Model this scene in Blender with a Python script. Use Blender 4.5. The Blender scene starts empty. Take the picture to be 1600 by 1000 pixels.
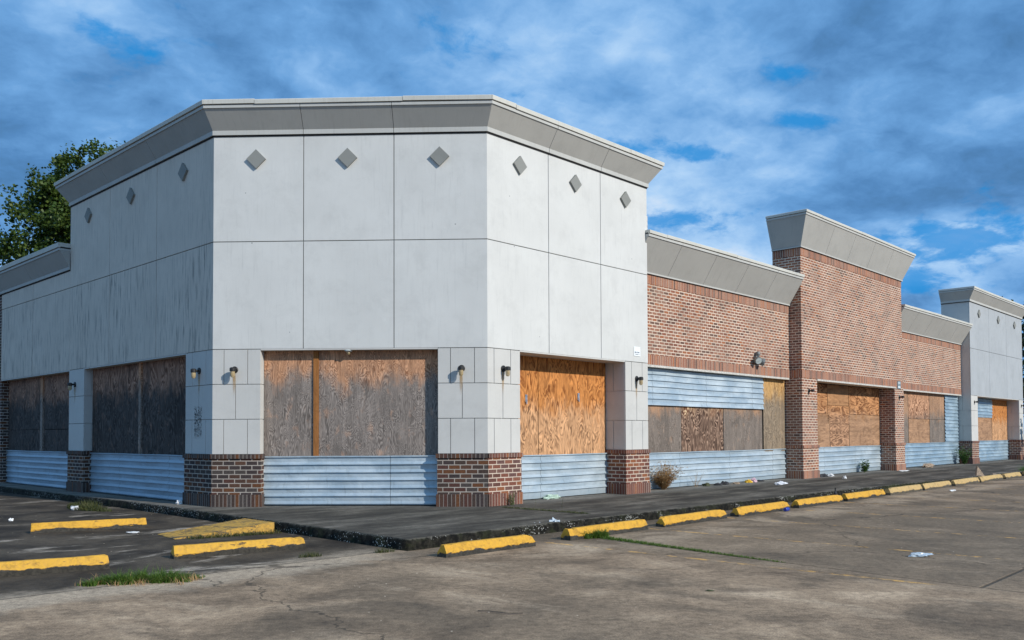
import bpy, bmesh, math, random
from mathutils import Vector, Matrix, noise
R = math.radians
random.seed(7)
scn = bpy.context.scene
col = scn.collection

# ------------------------------------------------------------------ camera
cam_d = bpy.data.cameras.new("camera"); cam = bpy.data.objects.new("camera", cam_d); col.objects.link(cam)
scn.camera = cam
cam_d.sensor_width = 36; cam_d.lens = 1358 / 1600 * 36; cam_d.shift_y = 0.0884
cam_d.clip_start = .1; cam_d.clip_end = 2000
pitch, roll = .028, .0040
Fw = Vector((0, math.cos(pitch), math.sin(pitch))); Up = Vector((0, -math.sin(pitch), math.cos(pitch))); Rt = Vector((1, 0, 0))
R2 = math.cos(roll) * Rt - math.sin(roll) * Up; U2 = math.cos(roll) * Up + math.sin(roll) * Rt
m = Matrix((R2, U2, -Fw)).transposed().to_4x4(); m.translation = (0, 0, 1.41)
cam.matrix_world = m
scn.render.resolution_x = 1024; scn.render.resolution_y = 640

# ------------------------------------------------------------------ colour management
scn.view_settings.view_transform = 'Standard'; scn.view_settings.look = 'None'
scn.view_settings.exposure = 0; scn.view_settings.gamma = 1

# sun: azimuth of the sun seen from the site (x east, y away from the camera)
SUN_AZ = (0.7240 * math.cos(R(6)) + 0.690 * math.sin(R(6)), -0.690 * math.cos(R(6)) + 0.724 * math.sin(R(6)))
SUN_EL = R(29)
to_sun = Vector((SUN_AZ[0] * math.cos(SUN_EL), SUN_AZ[1] * math.cos(SUN_EL), math.sin(SUN_EL))).normalized()

# ------------------------------------------------------------------ node helper
class NT:
    def __init__(s, nt): s.nt = nt; s.x = 0
    def n(s, typ, **kw):
        nd = s.nt.nodes.new(typ); s.x += 40; nd.location = (s.x, 0)
        ins = kw.pop('ins', {})
        for k, v in kw.items(): setattr(nd, k, v)
        for k, v in ins.items():
            if hasattr(v, 'node') or isinstance(v, bpy.types.NodeSocket): s.nt.links.new(v, nd.inputs[k])
            else: nd.inputs[k].default_value = v
        return nd
    def math(s, op, a, b=None, c=None, clamp=False):
        ins = {0: a}
        if b is not None: ins[1] = b
        if c is not None: ins[2] = c
        return s.n('ShaderNodeMath', operation=op, use_clamp=clamp, ins=ins).outputs[0]
    def vmath(s, op, a, b=None):
        ins = {0: a}
        if b is not None: ins[1] = b
        nd = s.n('ShaderNodeVectorMath', operation=op, ins=ins)
        return nd.outputs['Value'] if op in ('DOT_PRODUCT', 'LENGTH', 'DISTANCE') else nd.outputs[0]
    def noise(s, vec, scale, detail=4, rough=.55, dist=0, col=False):
        nd = s.n('ShaderNodeTexNoise', ins={'Vector': vec, 'Scale': scale, 'Detail': detail, 'Roughness': rough, 'Distortion': dist})
        return nd.outputs['Color' if col else 'Fac']
    def ramp(s, fac, stops, interp='LINEAR'):
        nd = s.n('ShaderNodeValToRGB', ins={'Fac': fac}); cr = nd.color_ramp; cr.interpolation = interp
        while len(cr.elements) < len(stops): cr.elements.new(.5)
        for e, (p, c) in zip(cr.elements, stops):
            e.position = p
            e.color = (c, c, c, 1) if isinstance(c, (int, float)) else (*c, 1)
        return nd.outputs[0]
    def mapr(s, v, a, b, c=0., d=1., smooth=True):
        nd = s.n('ShaderNodeMapRange', ins={'Value': v, 'From Min': a, 'From Max': b, 'To Min': c, 'To Max': d})
        if smooth: nd.interpolation_type = 'SMOOTHSTEP'
        return nd.outputs[0]
    def mix(s, f, a, b, blend='MIX'):
        nd = s.n('ShaderNodeMix', data_type='RGBA', blend_type=blend)
        for k, v in ((0, f), (6, a), (7, b)):
            if isinstance(v, bpy.types.NodeSocket): s.nt.links.new(v, nd.inputs[k])
            else: nd.inputs[k].default_value = v if not isinstance(v, tuple) or len(v) == 4 else (*v, 1)
        return nd.outputs[2]
    def comb(s, x, y, z):
        return s.n('ShaderNodeCombineXYZ', ins={0: x, 1: y, 2: z}).outputs[0]
    def sep(s, v):
        return s.n('ShaderNodeSeparateXYZ', ins={0: v}).outputs
    def scale(s, v, sx, sy, sz=1.):
        return s.vmath('MULTIPLY', v, (sx, sy, sz))

def rgb(c): return (*c, 1)

# ------------------------------------------------------------------ world: sky texture with a broken cloud deck
world = bpy.data.worlds.new("World"); scn.world = world; world.use_nodes = True
wn = world.node_tree; wn.nodes.clear(); W = NT(wn)
sky = W.n('ShaderNodeTexSky', sky_type='NISHITA', sun_disc=False, sun_elevation=SUN_EL,
          sun_rotation=math.atan2(SUN_AZ[0], SUN_AZ[1]))
sky.air_density = 1.0; sky.dust_density = .6; sky.ozone_density = 2.0
tc = W.n('ShaderNodeTexCoord').outputs['Generated']
dx, dy, dz = W.sep(tc)
zz = W.math('ADD', W.math('MAXIMUM', dz, 0.0), .30)
px = W.math('DIVIDE', dx, zz); py = W.math('DIVIDE', dy, zz)
pv = W.comb(px, py, 0.)
pvs = W.scale(W.n('ShaderNodeVectorRotate', rotation_type='Z_AXIS', ins={'Vector': pv, 'Angle': R(-20)}).outputs[0], 1.15, 1.2, 1)
warp = W.scale(W.vmath('SUBTRACT', W.noise(pvs, 3.2, 4, .6, 0, True), (.5, .5, .5)), .11, .11, 0)
pvw = W.vmath('ADD', pvs, warp)
big = W.noise(W.vmath('ADD', pvs, (3.1, 1.7, 0)), 1.1, 3, .5, .2)
med = W.noise(W.vmath('ADD', pvw, (7.3, 2.2, 0)), 3.4, 10, .60, 0)
fine = W.noise(W.vmath('ADD', pvw, (1.3, 9.2, 0)), 10., 8, .62, 0)
nrm = W.vmath('NORMALIZE', tc)
def blob(px_, py_, width, height, amp, soft=None):
    """soft patch of sky round a compass direction; px_/py_ are the tangents of azimuth and elevation"""
    ax = W.math('DIVIDE', dx, W.math('MAXIMUM', dy, .05)); az_ = W.math('DIVIDE', dz, W.math('MAXIMUM', dy, .05))
    u = W.math('DIVIDE', W.math('SUBTRACT', ax, px_), width); v = W.math('DIVIDE', W.math('SUBTRACT', az_, py_), height)
    r2 = W.math('ADD', W.math('MULTIPLY', u, u), W.math('MULTIPLY', v, v))
    return W.math('MULTIPLY', W.math('EXPONENT', W.math('MULTIPLY', r2, -1.)), amp)
# cloud density
den = W.math('ADD', W.math('MULTIPLY', med, .60), W.math('ADD', W.math('MULTIPLY', big, .26), W.math('MULTIPLY', fine, .34)))
gaps = None
for b in ((.205, .325, .09, .015, .145), (.355, .365, .05, .011, .11), (.48, .23, .08, .015, .15), (.45, .20, .04, .010, .08), (.28, .295, .08, .03, .05), (.46, .172, .07, .012, .15), (-.475, .475, .045, .022, .115), (-.42, .45, .04, .025, .08),
          (.33, .42, .05, .014, .10), (.17, .24, .07, .03, .09), (.01, .40, .04, .016, .08), (.27, .26, .05, .02, .08), (.52, .21, .05, .02, .08)):
    g = blob(*b); gaps = g if gaps is None else W.math('ADD', gaps, g)
den = W.math('SUBTRACT', den, gaps)
cover = W.mapr(den, .42, .53)
# cloud brightness: bright thin edges, grey-blue bodies
lum = W.math('ADD', W.math('MULTIPLY', W.noise(W.vmath('ADD', pvw, (4.4, 5.5, 0)), 2.9, 9, .56, .15), .50), W.math('ADD', W.math('MULTIPLY', fine, .17), W.math('MULTIPLY', W.noise(W.vmath('ADD', pvs, (8.4, 1.5, 0)), .9, 3, .5, .4), .30)))
lum = W.math('ADD', W.math('MULTIPLY', W.math('SUBTRACT', lum, .49), 1.22), .50)
dark = None
for b in ((.50, .31, .17, .045, .085), (.50, .265, .10, .015, .05), (-.50, .33, .30, .08, .05), (-.50, .44, .16, .05, .05), (.43, .155, .05, .02, .10), (.40, .50, .2, .06, .06)):
    g = blob(*b); dark = g if dark is None else W.math('ADD', dark, g)
lite = None
for b in ((-.03, .50, .13, .05, .05), (.06, .42, .22, .08, .10), (.13, .445, .03, .015, .07), (.17, .44, .02, .01, .07), (.28, .385, .09, .020, .08), (.32, .30, .04, .008, .09), (.53, .225, .09, .035, .17), (.20, .27, .12, .05, .05), (-.13, .48, .04, .03, .09), (-.24, .43, .03, .02, .06),
          (-.34, .42, .03, .02, .05), (.43, .185, .06, .015, .15), (.52, .17, .05, .02, .08), (-.46, .36, .05, .015, .06)):
    g = blob(*b); lite = g if lite is None else W.math('ADD', lite, g)
lum = W.math('ADD', W.math('SUBTRACT', lum, dark), lite)
# unseen clouds behind the camera are brightened and whitened to add ambient light
ambient_fill = W.mapr(dy, .30, -.35, 0., .05)
lum = W.math('ADD', lum, W.math('ADD', ambient_fill, -.012))
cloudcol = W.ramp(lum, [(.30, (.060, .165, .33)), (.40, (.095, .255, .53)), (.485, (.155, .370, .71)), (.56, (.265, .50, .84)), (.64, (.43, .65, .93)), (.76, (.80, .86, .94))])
# clear sky from the sky texture, deepened where the cloud opens
clear = W.mix(1., sky.outputs[0], (.20, .55, 1.05, 1), 'MULTIPLY')
clear = W.mix(.85, clear, (.05, 2.9, 7.4, 1))
cl10 = W.mix(1., cloudcol, (10, 10, 10, 1), 'MULTIPLY')
cover2 = W.mapr(cover, 0., 1., .20, 1., False)
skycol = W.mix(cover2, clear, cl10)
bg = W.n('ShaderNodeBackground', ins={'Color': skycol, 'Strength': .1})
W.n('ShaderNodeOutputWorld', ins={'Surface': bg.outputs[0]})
world.cycles.sampling_method = 'MANUAL'; world.cycles.sample_map_resolution = 512

sun_d = bpy.data.lights.new("sun", 'SUN'); sun = bpy.data.objects.new("sun", sun_d); col.objects.link(sun)
sun_d.energy = 3.95; sun_d.angle = R(1.2); sun_d.color = (1., .95, .87)
sun.rotation_euler = (-to_sun).to_track_quat('-Z', 'Y').to_euler(); sun.location = (20, -20, 30)

# ------------------------------------------------------------------ materials
def new_mat(name):
    m_ = bpy.data.materials.new(name); m_.use_nodes = True; m_.node_tree.nodes.clear()
    return m_, NT(m_.node_tree)
def finish(N, color, rough=.8, metal=0., bump=None, bstr=.3, bdist=.01, spec=.5, alpha=None, trans=None):
    ins = {'Base Color': color if isinstance(color, bpy.types.NodeSocket) else rgb(color), 'Roughness': rough, 'Metallic': metal, 'Specular IOR Level': spec}
    if bump is not None:
        ins['Normal'] = N.n('ShaderNodeBump', ins={'Strength': bstr, 'Distance': bdist, 'Height': bump}).outputs[0]
    if alpha is not None: ins['Alpha'] = alpha
    if trans is not None: ins['Transmission Weight'] = trans
    p = N.n('ShaderNodeBsdfPrincipled', ins=ins)
    N.n('ShaderNodeOutputMaterial', ins={'Surface': p.outputs[0]})
def uvn(N): return N.n('ShaderNodeTexCoord').outputs['UV']
def wpos(N): return N.n('ShaderNodeNewGeometry').outputs['Position']

def stucco(name, base, streak=.15, dirt=(.16, .17, .17), pits=True, streak_lo=.50, lowrow=None):
    m_, N = new_mat(name); uv = uvn(N)
    f = N.noise(uv, 60, 3, .6)
    st = N.noise(N.scale(uv, 11., .70), 2., 7, .66, .25)
    st2 = N.noise(N.scale(uv, 30., 1.6), 1.6, 4, .6)
    big_ = N.noise(uv, .9, 4, .6)
    zone = N.noise(N.scale(uv, 1., .5), .55, 3, .5)
    c = N.mix(N.mapr(big_, .3, .7), rgb(tuple(b * .93 for b in base)), rgb(base))
    s_ = N.math('MULTIPLY', N.mapr(st, streak_lo, .74), N.mapr(zone, .3, .62, .25, 1.))
    if lowrow:   # mildew has taken the lower row of panels most
        s_ = N.math('MULTIPLY', s_, N.mapr(N.sep(uv)[1], lowrow + .05, lowrow - .05, .45, 1.15))
    s2 = N.math('MULTIPLY', N.mapr(st2, .54, .74), s_)
    c = N.mix(N.math('MULTIPLY', s_, streak), c, rgb(dirt))
    c = N.mix(N.math('MULTIPLY', s2, min(1., streak * 1.6)), c, rgb(tuple(d * .7 for d in dirt)))
    blot = N.math('MULTIPLY', N.mapr(N.noise(uv, 1.5, 9, .75, .3), .46, .70), .34)
    c = N.mix(N.math('MULTIPLY', N.mapr(N.noise(N.scale(uv, 1., .8), 3.7, 7, .7), .60, .72), .20), c, rgb(tuple(min(1, b * 1.18) for b in base)))
    c = N.mix(blot, c, rgb(tuple(b * .72 for b in base)))
    if pits:
        vo = N.n('ShaderNodeTexVoronoi', ins={'Vector': uv, 'Scale': 1.5}).outputs
        pit = N.math('LESS_THAN', N.n('ShaderNodeTexVoronoi', ins={'Vector': uv, 'Scale': 1.9}).outputs['Distance'], .026)
        c = N.mix(N.math('MULTIPLY', pit, .6), c, rgb((.12, .13, .13)))
    finish(N, c, .88, bump=N.math('ADD', f, N.math('MULTIPLY', big_, 2.)), bstr=.12, bdist=.01, spec=.25)
    return m_
M = {}
M['stucco'] = stucco('white_stucco', (.63, .63, .60), .13)
M['stucco_dirty'] = stucco('streaked_stucco', (.665, .59, .50), .95, (.11, .12, .12), False, .47, 4.92)
M['stucco_pier'] = stucco('grey_stucco', (.575, .565, .53), .10, pits=False)
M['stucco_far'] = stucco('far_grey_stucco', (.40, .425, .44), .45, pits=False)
M['cornice'] = stucco('cornice_grey', (.44, .43, .395), .22, (.16, .15, .14), False)
M['frieze'] = stucco('frieze_cream', (.50, .50, .47), .16, pits=False)
M['coping'] = stucco('coping_metal', (.60, .59, .53), .35, (.26, .24, .19), False)
M['tile'] = stucco('tile_grey', (.26, .265, .245), .1, pits=False)

def brick(name, cols, mortar, bw=.208, bh=.080, mort=.013, wash=.0, rot=False):
    m_, N = new_mat(name); uv = uvn(N)
    uvd = N.vmath('ADD', uv, N.scale(N.vmath('SUBTRACT', N.noise(uv, 14, 2, .5, 0, True), (.5, .5, .5)), .006, .006, 0))
    bt = N.n('ShaderNodeTexBrick', offset=0. if rot else .5, ins={'Vector': uvd, 'Color1': (0, 0, 0, 1), 'Color2': (1, 1, 1, 1), 'Mortar': (.5, .5, .5, 1),
             'Scale': 1., 'Mortar Size': mort * .78, 'Mortar Smooth': .25, 'Bias': 0., 'Brick Width': bw, 'Row Height': bh})
    k = len(cols)
    r = N.ramp(bt.outputs['Color'], [((i + .0) / k, c) for i, c in enumerate(cols)], 'CONSTANT')
    n1 = N.noise(uv, 35, 4, .6)
    r = N.mix(1., r, N.ramp(n1, [(.25, .62), (.75, 1.3)]), 'MULTIPLY')
    n2 = N.noise(uv, 1.3, 4, .6)
    mo = N.mix(N.mapr(n2, .35, .7), rgb(mortar), rgb(tuple(c * .68 for c in mortar)))
    c = N.mix(bt.outputs['Fac'], r, mo)
    if wash:
        c = N.mix(N.math('MULTIPLY', N.mapr(N.noise(uv, .8, 5, .62, .3), .42, .72), wash), c, rgb((.42, .32, .25)))
    soot = N.math('MULTIPLY', N.mapr(N.noise(N.scale(uv, 1.6, .7), 1.4, 6, .65), .55, .78), .28)
    c = N.mix(soot, c, rgb((.07, .055, .05)))
    h = N.math('SUBTRACT', N.math('MULTIPLY', n1, .3), bt.outputs['Fac'])
    finish(N, c, .9, bump=h, bstr=.8, bdist=.007, spec=.2)
    return m_
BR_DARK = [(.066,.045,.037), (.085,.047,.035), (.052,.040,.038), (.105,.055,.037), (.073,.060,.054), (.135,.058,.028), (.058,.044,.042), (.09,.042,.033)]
BR_OLD = [(.105, .062, .045), (.14, .062, .038), (.075, .052, .046), (.17, .085, .05), (.11, .085, .075), (.21, .095, .035), (.085, .058, .05), (.13, .055, .04)]
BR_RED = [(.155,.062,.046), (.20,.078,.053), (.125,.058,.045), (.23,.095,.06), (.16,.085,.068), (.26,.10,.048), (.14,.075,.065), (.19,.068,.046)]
BR_OLD2 = [(.23, .085, .058), (.29, .11, .07), (.19, .075, .055), (.33, .135, .085), (.25, .12, .09), (.36, .15, .07), (.21, .10, .085), (.27, .09, .06)]
BR_WALL = [(.255,.095,.058), (.30,.125,.075), (.20,.075,.048), (.31,.135,.085), (.26,.13,.09), (.13,.065,.048), (.32,.11,.052), (.25,.108,.072)]
BR_OLD3 = [(.30, .135, .095), (.36, .175, .125), (.26, .105, .075), (.40, .20, .14), (.33, .19, .15), (.22, .11, .085), (.37, .15, .09), (.32, .16, .12)]
M['brick_dark'] = brick('dark_weathered_brick', BR_DARK, (.44, .385, .33))
M['brick_red'] = brick('red_brick', BR_RED, (.68, .55, .44))
M['brick_wall'] = brick('pink_red_brick', [(b[0] * 1.08, b[1] * 1.18, b[2] * 1.22) for b in BR_WALL], (.76, .62, .49), bw=.192, bh=.074, mort=.0145, wash=.20)
M['soldier_dark'] = brick('dark_soldier_brick', BR_DARK, (.27, .23, .20), .072, 40., .010, rot=True)
M['soldier_red'] = brick('red_soldier_brick', BR_RED, (.40, .31, .25), .072, 40., .010, rot=True)
M['soldier_wall'] = brick('pink_soldier_brick', [(b[0] * 1.18, b[1] * 1.3, b[2] * 1.35) for b in BR_WALL], (.62, .48, .37), .072, 40., .010, rot=True)

def plywood(name, fresh, grey, zb, amount=1., seed=0., contrast=1., blotch=.5, horiz=False, freq=80., ring_scale=1.5, palec=1.7):
    """zb: height above which the sheet is sheltered and keeps its fresh colour; UV = (run, height)"""
    m_, N = new_mat(name)
    oi = N.n('ShaderNodeObjectInfo').outputs['Random']
    uv0 = uvn(N); uv = N.vmath('ADD', uv0, N.comb(N.math('MULTIPLY', oi, 37.), N.math('MULTIPLY', oi, 11.), seed))
    sc = (1.1, 3.2) if horiz else (3.4, 1.05)
    g = N.noise(N.scale(uv, *sc), ring_scale, 2.6, .52, .7)
    ph = N.math('ADD', N.math('MULTIPLY', g, freq), N.math('MULTIPLY', N.noise(N.scale(uv, 6., 3.), 3., 3, .6), 2.2))
    sn = N.math('SINE', ph)
    modw = N.mapr(N.noise(N.scale(uv, 2.2, 1.4), 1.7, 4, .6), .38, .60, .30, 1.)
    rings = N.math('MULTIPLY', N.mapr(sn, .15, .95), modw)
    pale = N.math('MULTIPLY', N.mapr(sn, -.35, -.95), modw)
    fib = N.noise(N.scale(uv, 70., 3.) if not horiz else N.scale(uv, 3., 70.), 1.6, 3, .6)
    zv = N.sep(uv0)[1]
    wn_ = N.noise(N.scale(uv, 2.0, 1.0), 1.6, 6, .65, .4)
    edge = N.math('ADD', zv, N.math('MULTIPLY', N.math('SUBTRACT', wn_, .5), 1.3))
    fr = N.mapr(edge, zb - .22, zb + .28)
    wear = N.math('MULTIPLY', N.math('SUBTRACT', 1., fr), amount)
    base = N.mix(wear, rgb(fresh), rgb(grey))
    patch = N.noise(N.scale(uv, 1.5, .9), 1.3, 5, .6, .3)
    base = N.mix(N.math('MULTIPLY', N.mapr(patch, .44, .70), blotch), base, rgb(tuple(c * .42 for c in grey)))
    base = N.mix(N.math('MULTIPLY', N.mapr(N.noise(N.scale(uv, 3., 1.6), 2., 5, .6), .55, .72), .35), base, rgb(tuple(min(1, c * 1.5) for c in fresh)))
    bandn = N.noise(N.scale(uv, 5.5, .22) if not horiz else N.scale(uv, .22, 5.5), 1.5, 3, .6)
    base = N.mix(1., base, N.ramp(bandn, [(.30, .80), (.5, 1.), (.70, 1.16)]), 'MULTIPLY')
    base = N.mix(N.math('MULTIPLY', rings, .75 * contrast), base, N.mix(wear, rgb((fresh[0] * .34, fresh[1] * .22, fresh[2] * .15)), rgb(tuple(c * .30 for c in grey))))
    base = N.mix(N.math('MULTIPLY', pale, .60 * contrast), base, N.mix(wear, rgb(tuple(min(1, c * palec) for c in fresh)), rgb(tuple(min(1, c * palec) for c in grey))))
    base = N.mix(1., base, N.ramp(fib, [(.25, .62), (.75, 1.3)]), 'MULTIPLY')
    kn = N.n('ShaderNodeTexVoronoi', ins={'Vector': N.scale(uv, 1.6, 1.), 'Scale': 1.3}).outputs['Distance']
    base = N.mix(N.mapr(kn, .035, .02), base, rgb((.05, .025, .015)))
    finish(N, base, .85, bump=N.math('ADD', rings, fib), bstr=.25, bdist=.004, spec=.2)
    return m_
M['ply_front'] = plywood('grey_weathered_plywood', (.54, .29, .165), (.25, .22, .195), 2.42, .95, 1., .85, .50, freq=120., ring_scale=1.7, palec=1.7)
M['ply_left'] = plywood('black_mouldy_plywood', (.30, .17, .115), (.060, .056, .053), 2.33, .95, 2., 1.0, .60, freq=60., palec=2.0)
M['ply_orange'] = plywood('orange_fresh_plywood', (.50, .205, .060), (.56, .33, .18), 1.9, .8, 3., 1.1, .10, freq=62., ring_scale=1.3, palec=1.6)
M['ply_wall'] = plywood('greyed_plywood', (.40, .22, .13), (.165, .125, .10), 1.98, .9, 4., 1.25, .35, freq=70., ring_scale=1.2, palec=2.6)
M['ply_grey'] = plywood('fine_grey_plywood', (.42, .25, .15), (.20, .17, .145), 2.02, .95, 4.5, .7, .55, freq=150., ring_scale=1.7, palec=1.7)
M['ply_swirl'] = plywood('brown_swirl_plywood', (.36, .19, .11), (.125, .080, .058), 2.04, .9, 8., 1.2, .0, freq=95., ring_scale=1.0, palec=4.2)
M['ply_plain'] = plywood('plain_tan_plywood', (.40, .21, .10), (.38, .23, .14), 2.0, .8, 9., .45, .25, True, freq=30., ring_scale=.8, palec=1.4)
M['ply_tan'] = plywood('tan_plywood', (.42, .205, .09), (.37, .215, .13), 2.0, .8, 5., 1.15, .15, True, freq=46., ring_scale=1.0, palec=1.75)
M['ply_strip'] = plywood('streaked_plywood', (.50, .30, .12), (.24, .195, .145), 2.45, .9, 6., .8, .4)
M['batten'] = plywood('wood_batten', (.36, .15, .045), (.30, .13, .045), 1.6, .5, 7., .1, .1)

def metal(name, c1, c2, dirt, rough=.42, blot=.5, met=.30, dark_amt=.5):
    m_, N = new_mat(name); uv = uvn(N); oi = N.n('ShaderNodeObjectInfo').outputs['Random']
    uvo = N.vmath('ADD', uv, N.comb(N.math('MULTIPLY', oi, 13.), 0., 0.))
    n1 = N.noise(N.scale(uvo, .7, 1.8), 1.6, 6, .6, .3); n2 = N.noise(N.scale(uvo, 5., 1.), 3., 5, .6)
    n3 = N.noise(uvo, 2.6, 3, .5, .5)
    c = N.mix(N.mapr(n1, .35, .65), rgb(c1), rgb(c2))
    c = N.mix(N.math('MULTIPLY', N.mapr(n2, .55, .75), blot), c, rgb(dirt))
    u_ = N.sep(uvo)[0]
    seam = N.math('LESS_THAN', N.math('ABSOLUTE', N.math('SUBTRACT', N.math('FRACT', N.math('DIVIDE', u_, 2.35)), .5)), .003)
    c = N.mix(N.math('MULTIPLY', seam, .6), c, rgb((.05, .06, .07)))
    low = N.mapr(N.sep(uv)[1], .16, .40, 1., 0.)
    c = N.mix(N.math('MULTIPLY', N.math('MULTIPLY', low, N.mapr(n1, .35, .6)), .45), c, rgb(dirt))
    spot = N.math('LESS_THAN', N.n('ShaderNodeTexVoronoi', ins={'Vector': N.scale(uvo, 1., 1.), 'Scale': 3.1}).outputs['Distance'], .032)
    c = N.mix(N.math('MULTIPLY', spot, .55), c, rgb((.07, .06, .05)))
    finish(N, c, N.mapr(n1, .3, .7, rough - .06, rough + .12), met, bump=N.math('ADD', n3, N.math('MULTIPLY', N.noise(uvo, 9., 2, .5), .25)), bstr=.6, bdist=.04, spec=.5)
    return m_
M['metal'] = metal('galvanised_blue_metal', (.38, .465, .515), (.50, .575, .615), (.24, .285, .305))
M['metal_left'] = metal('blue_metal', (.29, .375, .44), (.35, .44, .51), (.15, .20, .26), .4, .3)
M['metal_far'] = metal('stained_blue_metal', (.28, .39, .47), (.38, .49, .56), (.10, .14, .17), .42, .6)

def simple(name, c, rough=.6, met=0., var=.25, sc=20.):
    m_, N = new_mat(name); n1 = N.noise(N.n('ShaderNodeTexCoord').outputs['Object'], sc, 5, .6)
    cc = N.mix(N.mapr(n1, .3, .7), rgb(tuple(v * (1 - var) for v in c)), rgb(tuple(min(1, v * (1 + var)) for v in c)))
    finish(N, cc, rough, met, bump=n1, bstr=.1, bdist=.005)
    return m_
M['dark'] = simple('dark_gap', (.012, .012, .013), .9)
M['black'] = simple('black_iron', (.016, .015, .014), .5)
M['roof'] = simple('roof_membrane', (.22, .22, .21), .9)
M['angle'] = simple('lintel_paint', (.55, .52, .46), .6)
M['brass'] = simple('brass_bulb', (.45, .28, .10), .4, .4)
M['flood'] = simple('floodlight_metal', (.20, .21, .20), .5, .3)
M['lens'] = simple('pale_lens', (.50, .55, .53), .25)
M['signwhite'] = simple('sign_white', (.80, .83, .83), .5, 0, .04)
M['signgrey'] = simple('sign_blue_grey', (.22, .28, .30), .5, 0, .1)
M['ink'] = simple('sign_ink', (.16, .20, .25), .6)
M['white_litter'] = simple('white_paper', (.66, .68, .72), .8, 0, .12, 30)
M['foam'] = simple('foam_white', (.75, .75, .74), .7, 0, .05)
M['pink'] = simple('pink_wrapper', (.62, .42, .48), .6)
M['yellow_litter'] = simple('yellow_wrapper', (.75, .45, .03), .5)
M['green_litter'] = simple('green_white_cloth', (.45, .58, .48), .8, 0, .3, 40)
M['dark_litter'] = simple('dark_rag', (.035, .035, .04), .8)
M['tan_litter'] = simple('tan_cardboard', (.32, .24, .17), .85, 0, .3)
M['olive_litter'] = simple('olive_rag', (.07, .075, .035), .85)
M['can_blue'] = simple('can_blue', (.03, .06, .40), .35, .3)
M['can_silver'] = simple('can_silver', (.6, .6, .6), .3, .8)
M['plastic'] = simple('clear_plastic', (.42, .48, .52), .25, 0, .3, 25)
M['stick'] = simple('twig_brown', (.06, .045, .035), .9)
M['bark'] = simple('bark', (.075, .06, .045), .95, 0, .4, 6)

def leafmat(name, c1, c2, trans=.25, rough=.5):
    m_, N = new_mat(name)
    g = N.n('ShaderNodeNewGeometry').outputs
    rnd = g['Random Per Island']
    c = N.mix(rnd, rgb(c1), rgb(c2))
    d = N.n('ShaderNodeBsdfPrincipled', ins={'Base Color': c, 'Roughness': rough, 'Specular IOR Level': .3})
    t = N.n('ShaderNodeBsdfTranslucent', ins={'Color': c})
    mx = N.n('ShaderNodeMixShader', ins={0: trans, 1: d.outputs[0], 2: t.outputs[0]})
    N.n('ShaderNodeOutputMaterial', ins={'Surface': mx.outputs[0]})
    return m_
M['leaf'] = leafmat('tree_leaves', (.030, .066, .009), (.085, .125, .020), .25)
M['leaf_dark'] = leafmat('dark_leaves', (.012, .030, .012), (.035, .060, .018))
M['grass'] = leafmat('grass_blades', (.05, .12, .015), (.16, .24, .04), .35)
M['grass_dull'] = leafmat('dull_grass', (.045, .065, .018), (.13, .13, .045), .3)
M['dry'] = leafmat('dry_weed', (.34, .20, .09), (.62, .42, .21), .3, .8)
M['weed'] = leafmat('weed_leaves', (.05, .11, .03), (.13, .22, .06), .3)

def yellow_paint(name, paint, worn, body, amt=.5, foot=.05, cth=.79):
    """wheel-stop paint: chipped at the foot and along scratches (object space, z up)"""
    m_, N = new_mat(name); ob = N.n('ShaderNodeTexCoord').outputs['Object']; oi = N.n('ShaderNodeObjectInfo').outputs['Random']
    o2 = N.vmath('ADD', ob, N.comb(N.math('MULTIPLY', oi, 51.), 0., 0.))
    n1 = N.noise(N.scale(o2, 1.6, 4., 4.), 3.2, 7, .68, .2); n2 = N.noise(o2, 30, 5, .6); n3 = N.noise(N.scale(o2, 1., 3., 3.), 2., 3, .5)
    z = N.sep(ob)[2]
    low = N.mapr(N.math('ADD', z, N.math('ADD', N.math('MULTIPLY', N.math('SUBTRACT', n1, .5), .13), N.math('MULTIPLY', N.math('SUBTRACT', n3, .5), -.12))), foot - .006, foot + .006, 1., 0.)
    chip = N.mapr(N.math('ADD', n1, N.math('MULTIPLY', n2, .3)), cth, cth + .03)
    c = N.mix(N.mapr(n2, .3, .7), rgb(paint), rgb(worn))
    c = N.mix(N.math('MULTIPLY', N.mapr(N.noise(o2, 9, 6, .75), .48, .66), .62), c, rgb(tuple(p * .55 for p in worn)))
    bodyc = N.mix(N.mapr(n2, .35, .65), rgb(body), rgb(tuple(b * 2.2 for b in body)))
    c = N.mix(N.math('MAXIMUM', low, N.math('MULTIPLY', chip, amt)), c, bodyc)
    finish(N, c, .7, bump=N.math('SUBTRACT', n2, N.math('MULTIPLY', low, 1.)), bstr=.35, bdist=.006, spec=.35)
    return m_
M['stop'] = yellow_paint('yellow_stop_paint', (.66, .355, .028), (.56, .29, .035), (.028, .025, .02))
M['stop_pale'] = yellow_paint('faded_stop_paint', (.56, .38, .14), (.46, .31, .13), (.06, .05, .035))
M['stop_dirty'] = yellow_paint('dirty_stop_paint', (.66, .36, .03), (.56, .30, .045), (.022, .019, .014), .8, .060)
M['ramp'] = yellow_paint('worn_ramp_paint', (.60, .34, .055), (.42, .25, .06), (.05, .042, .028), .85, .0, .68)

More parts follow.
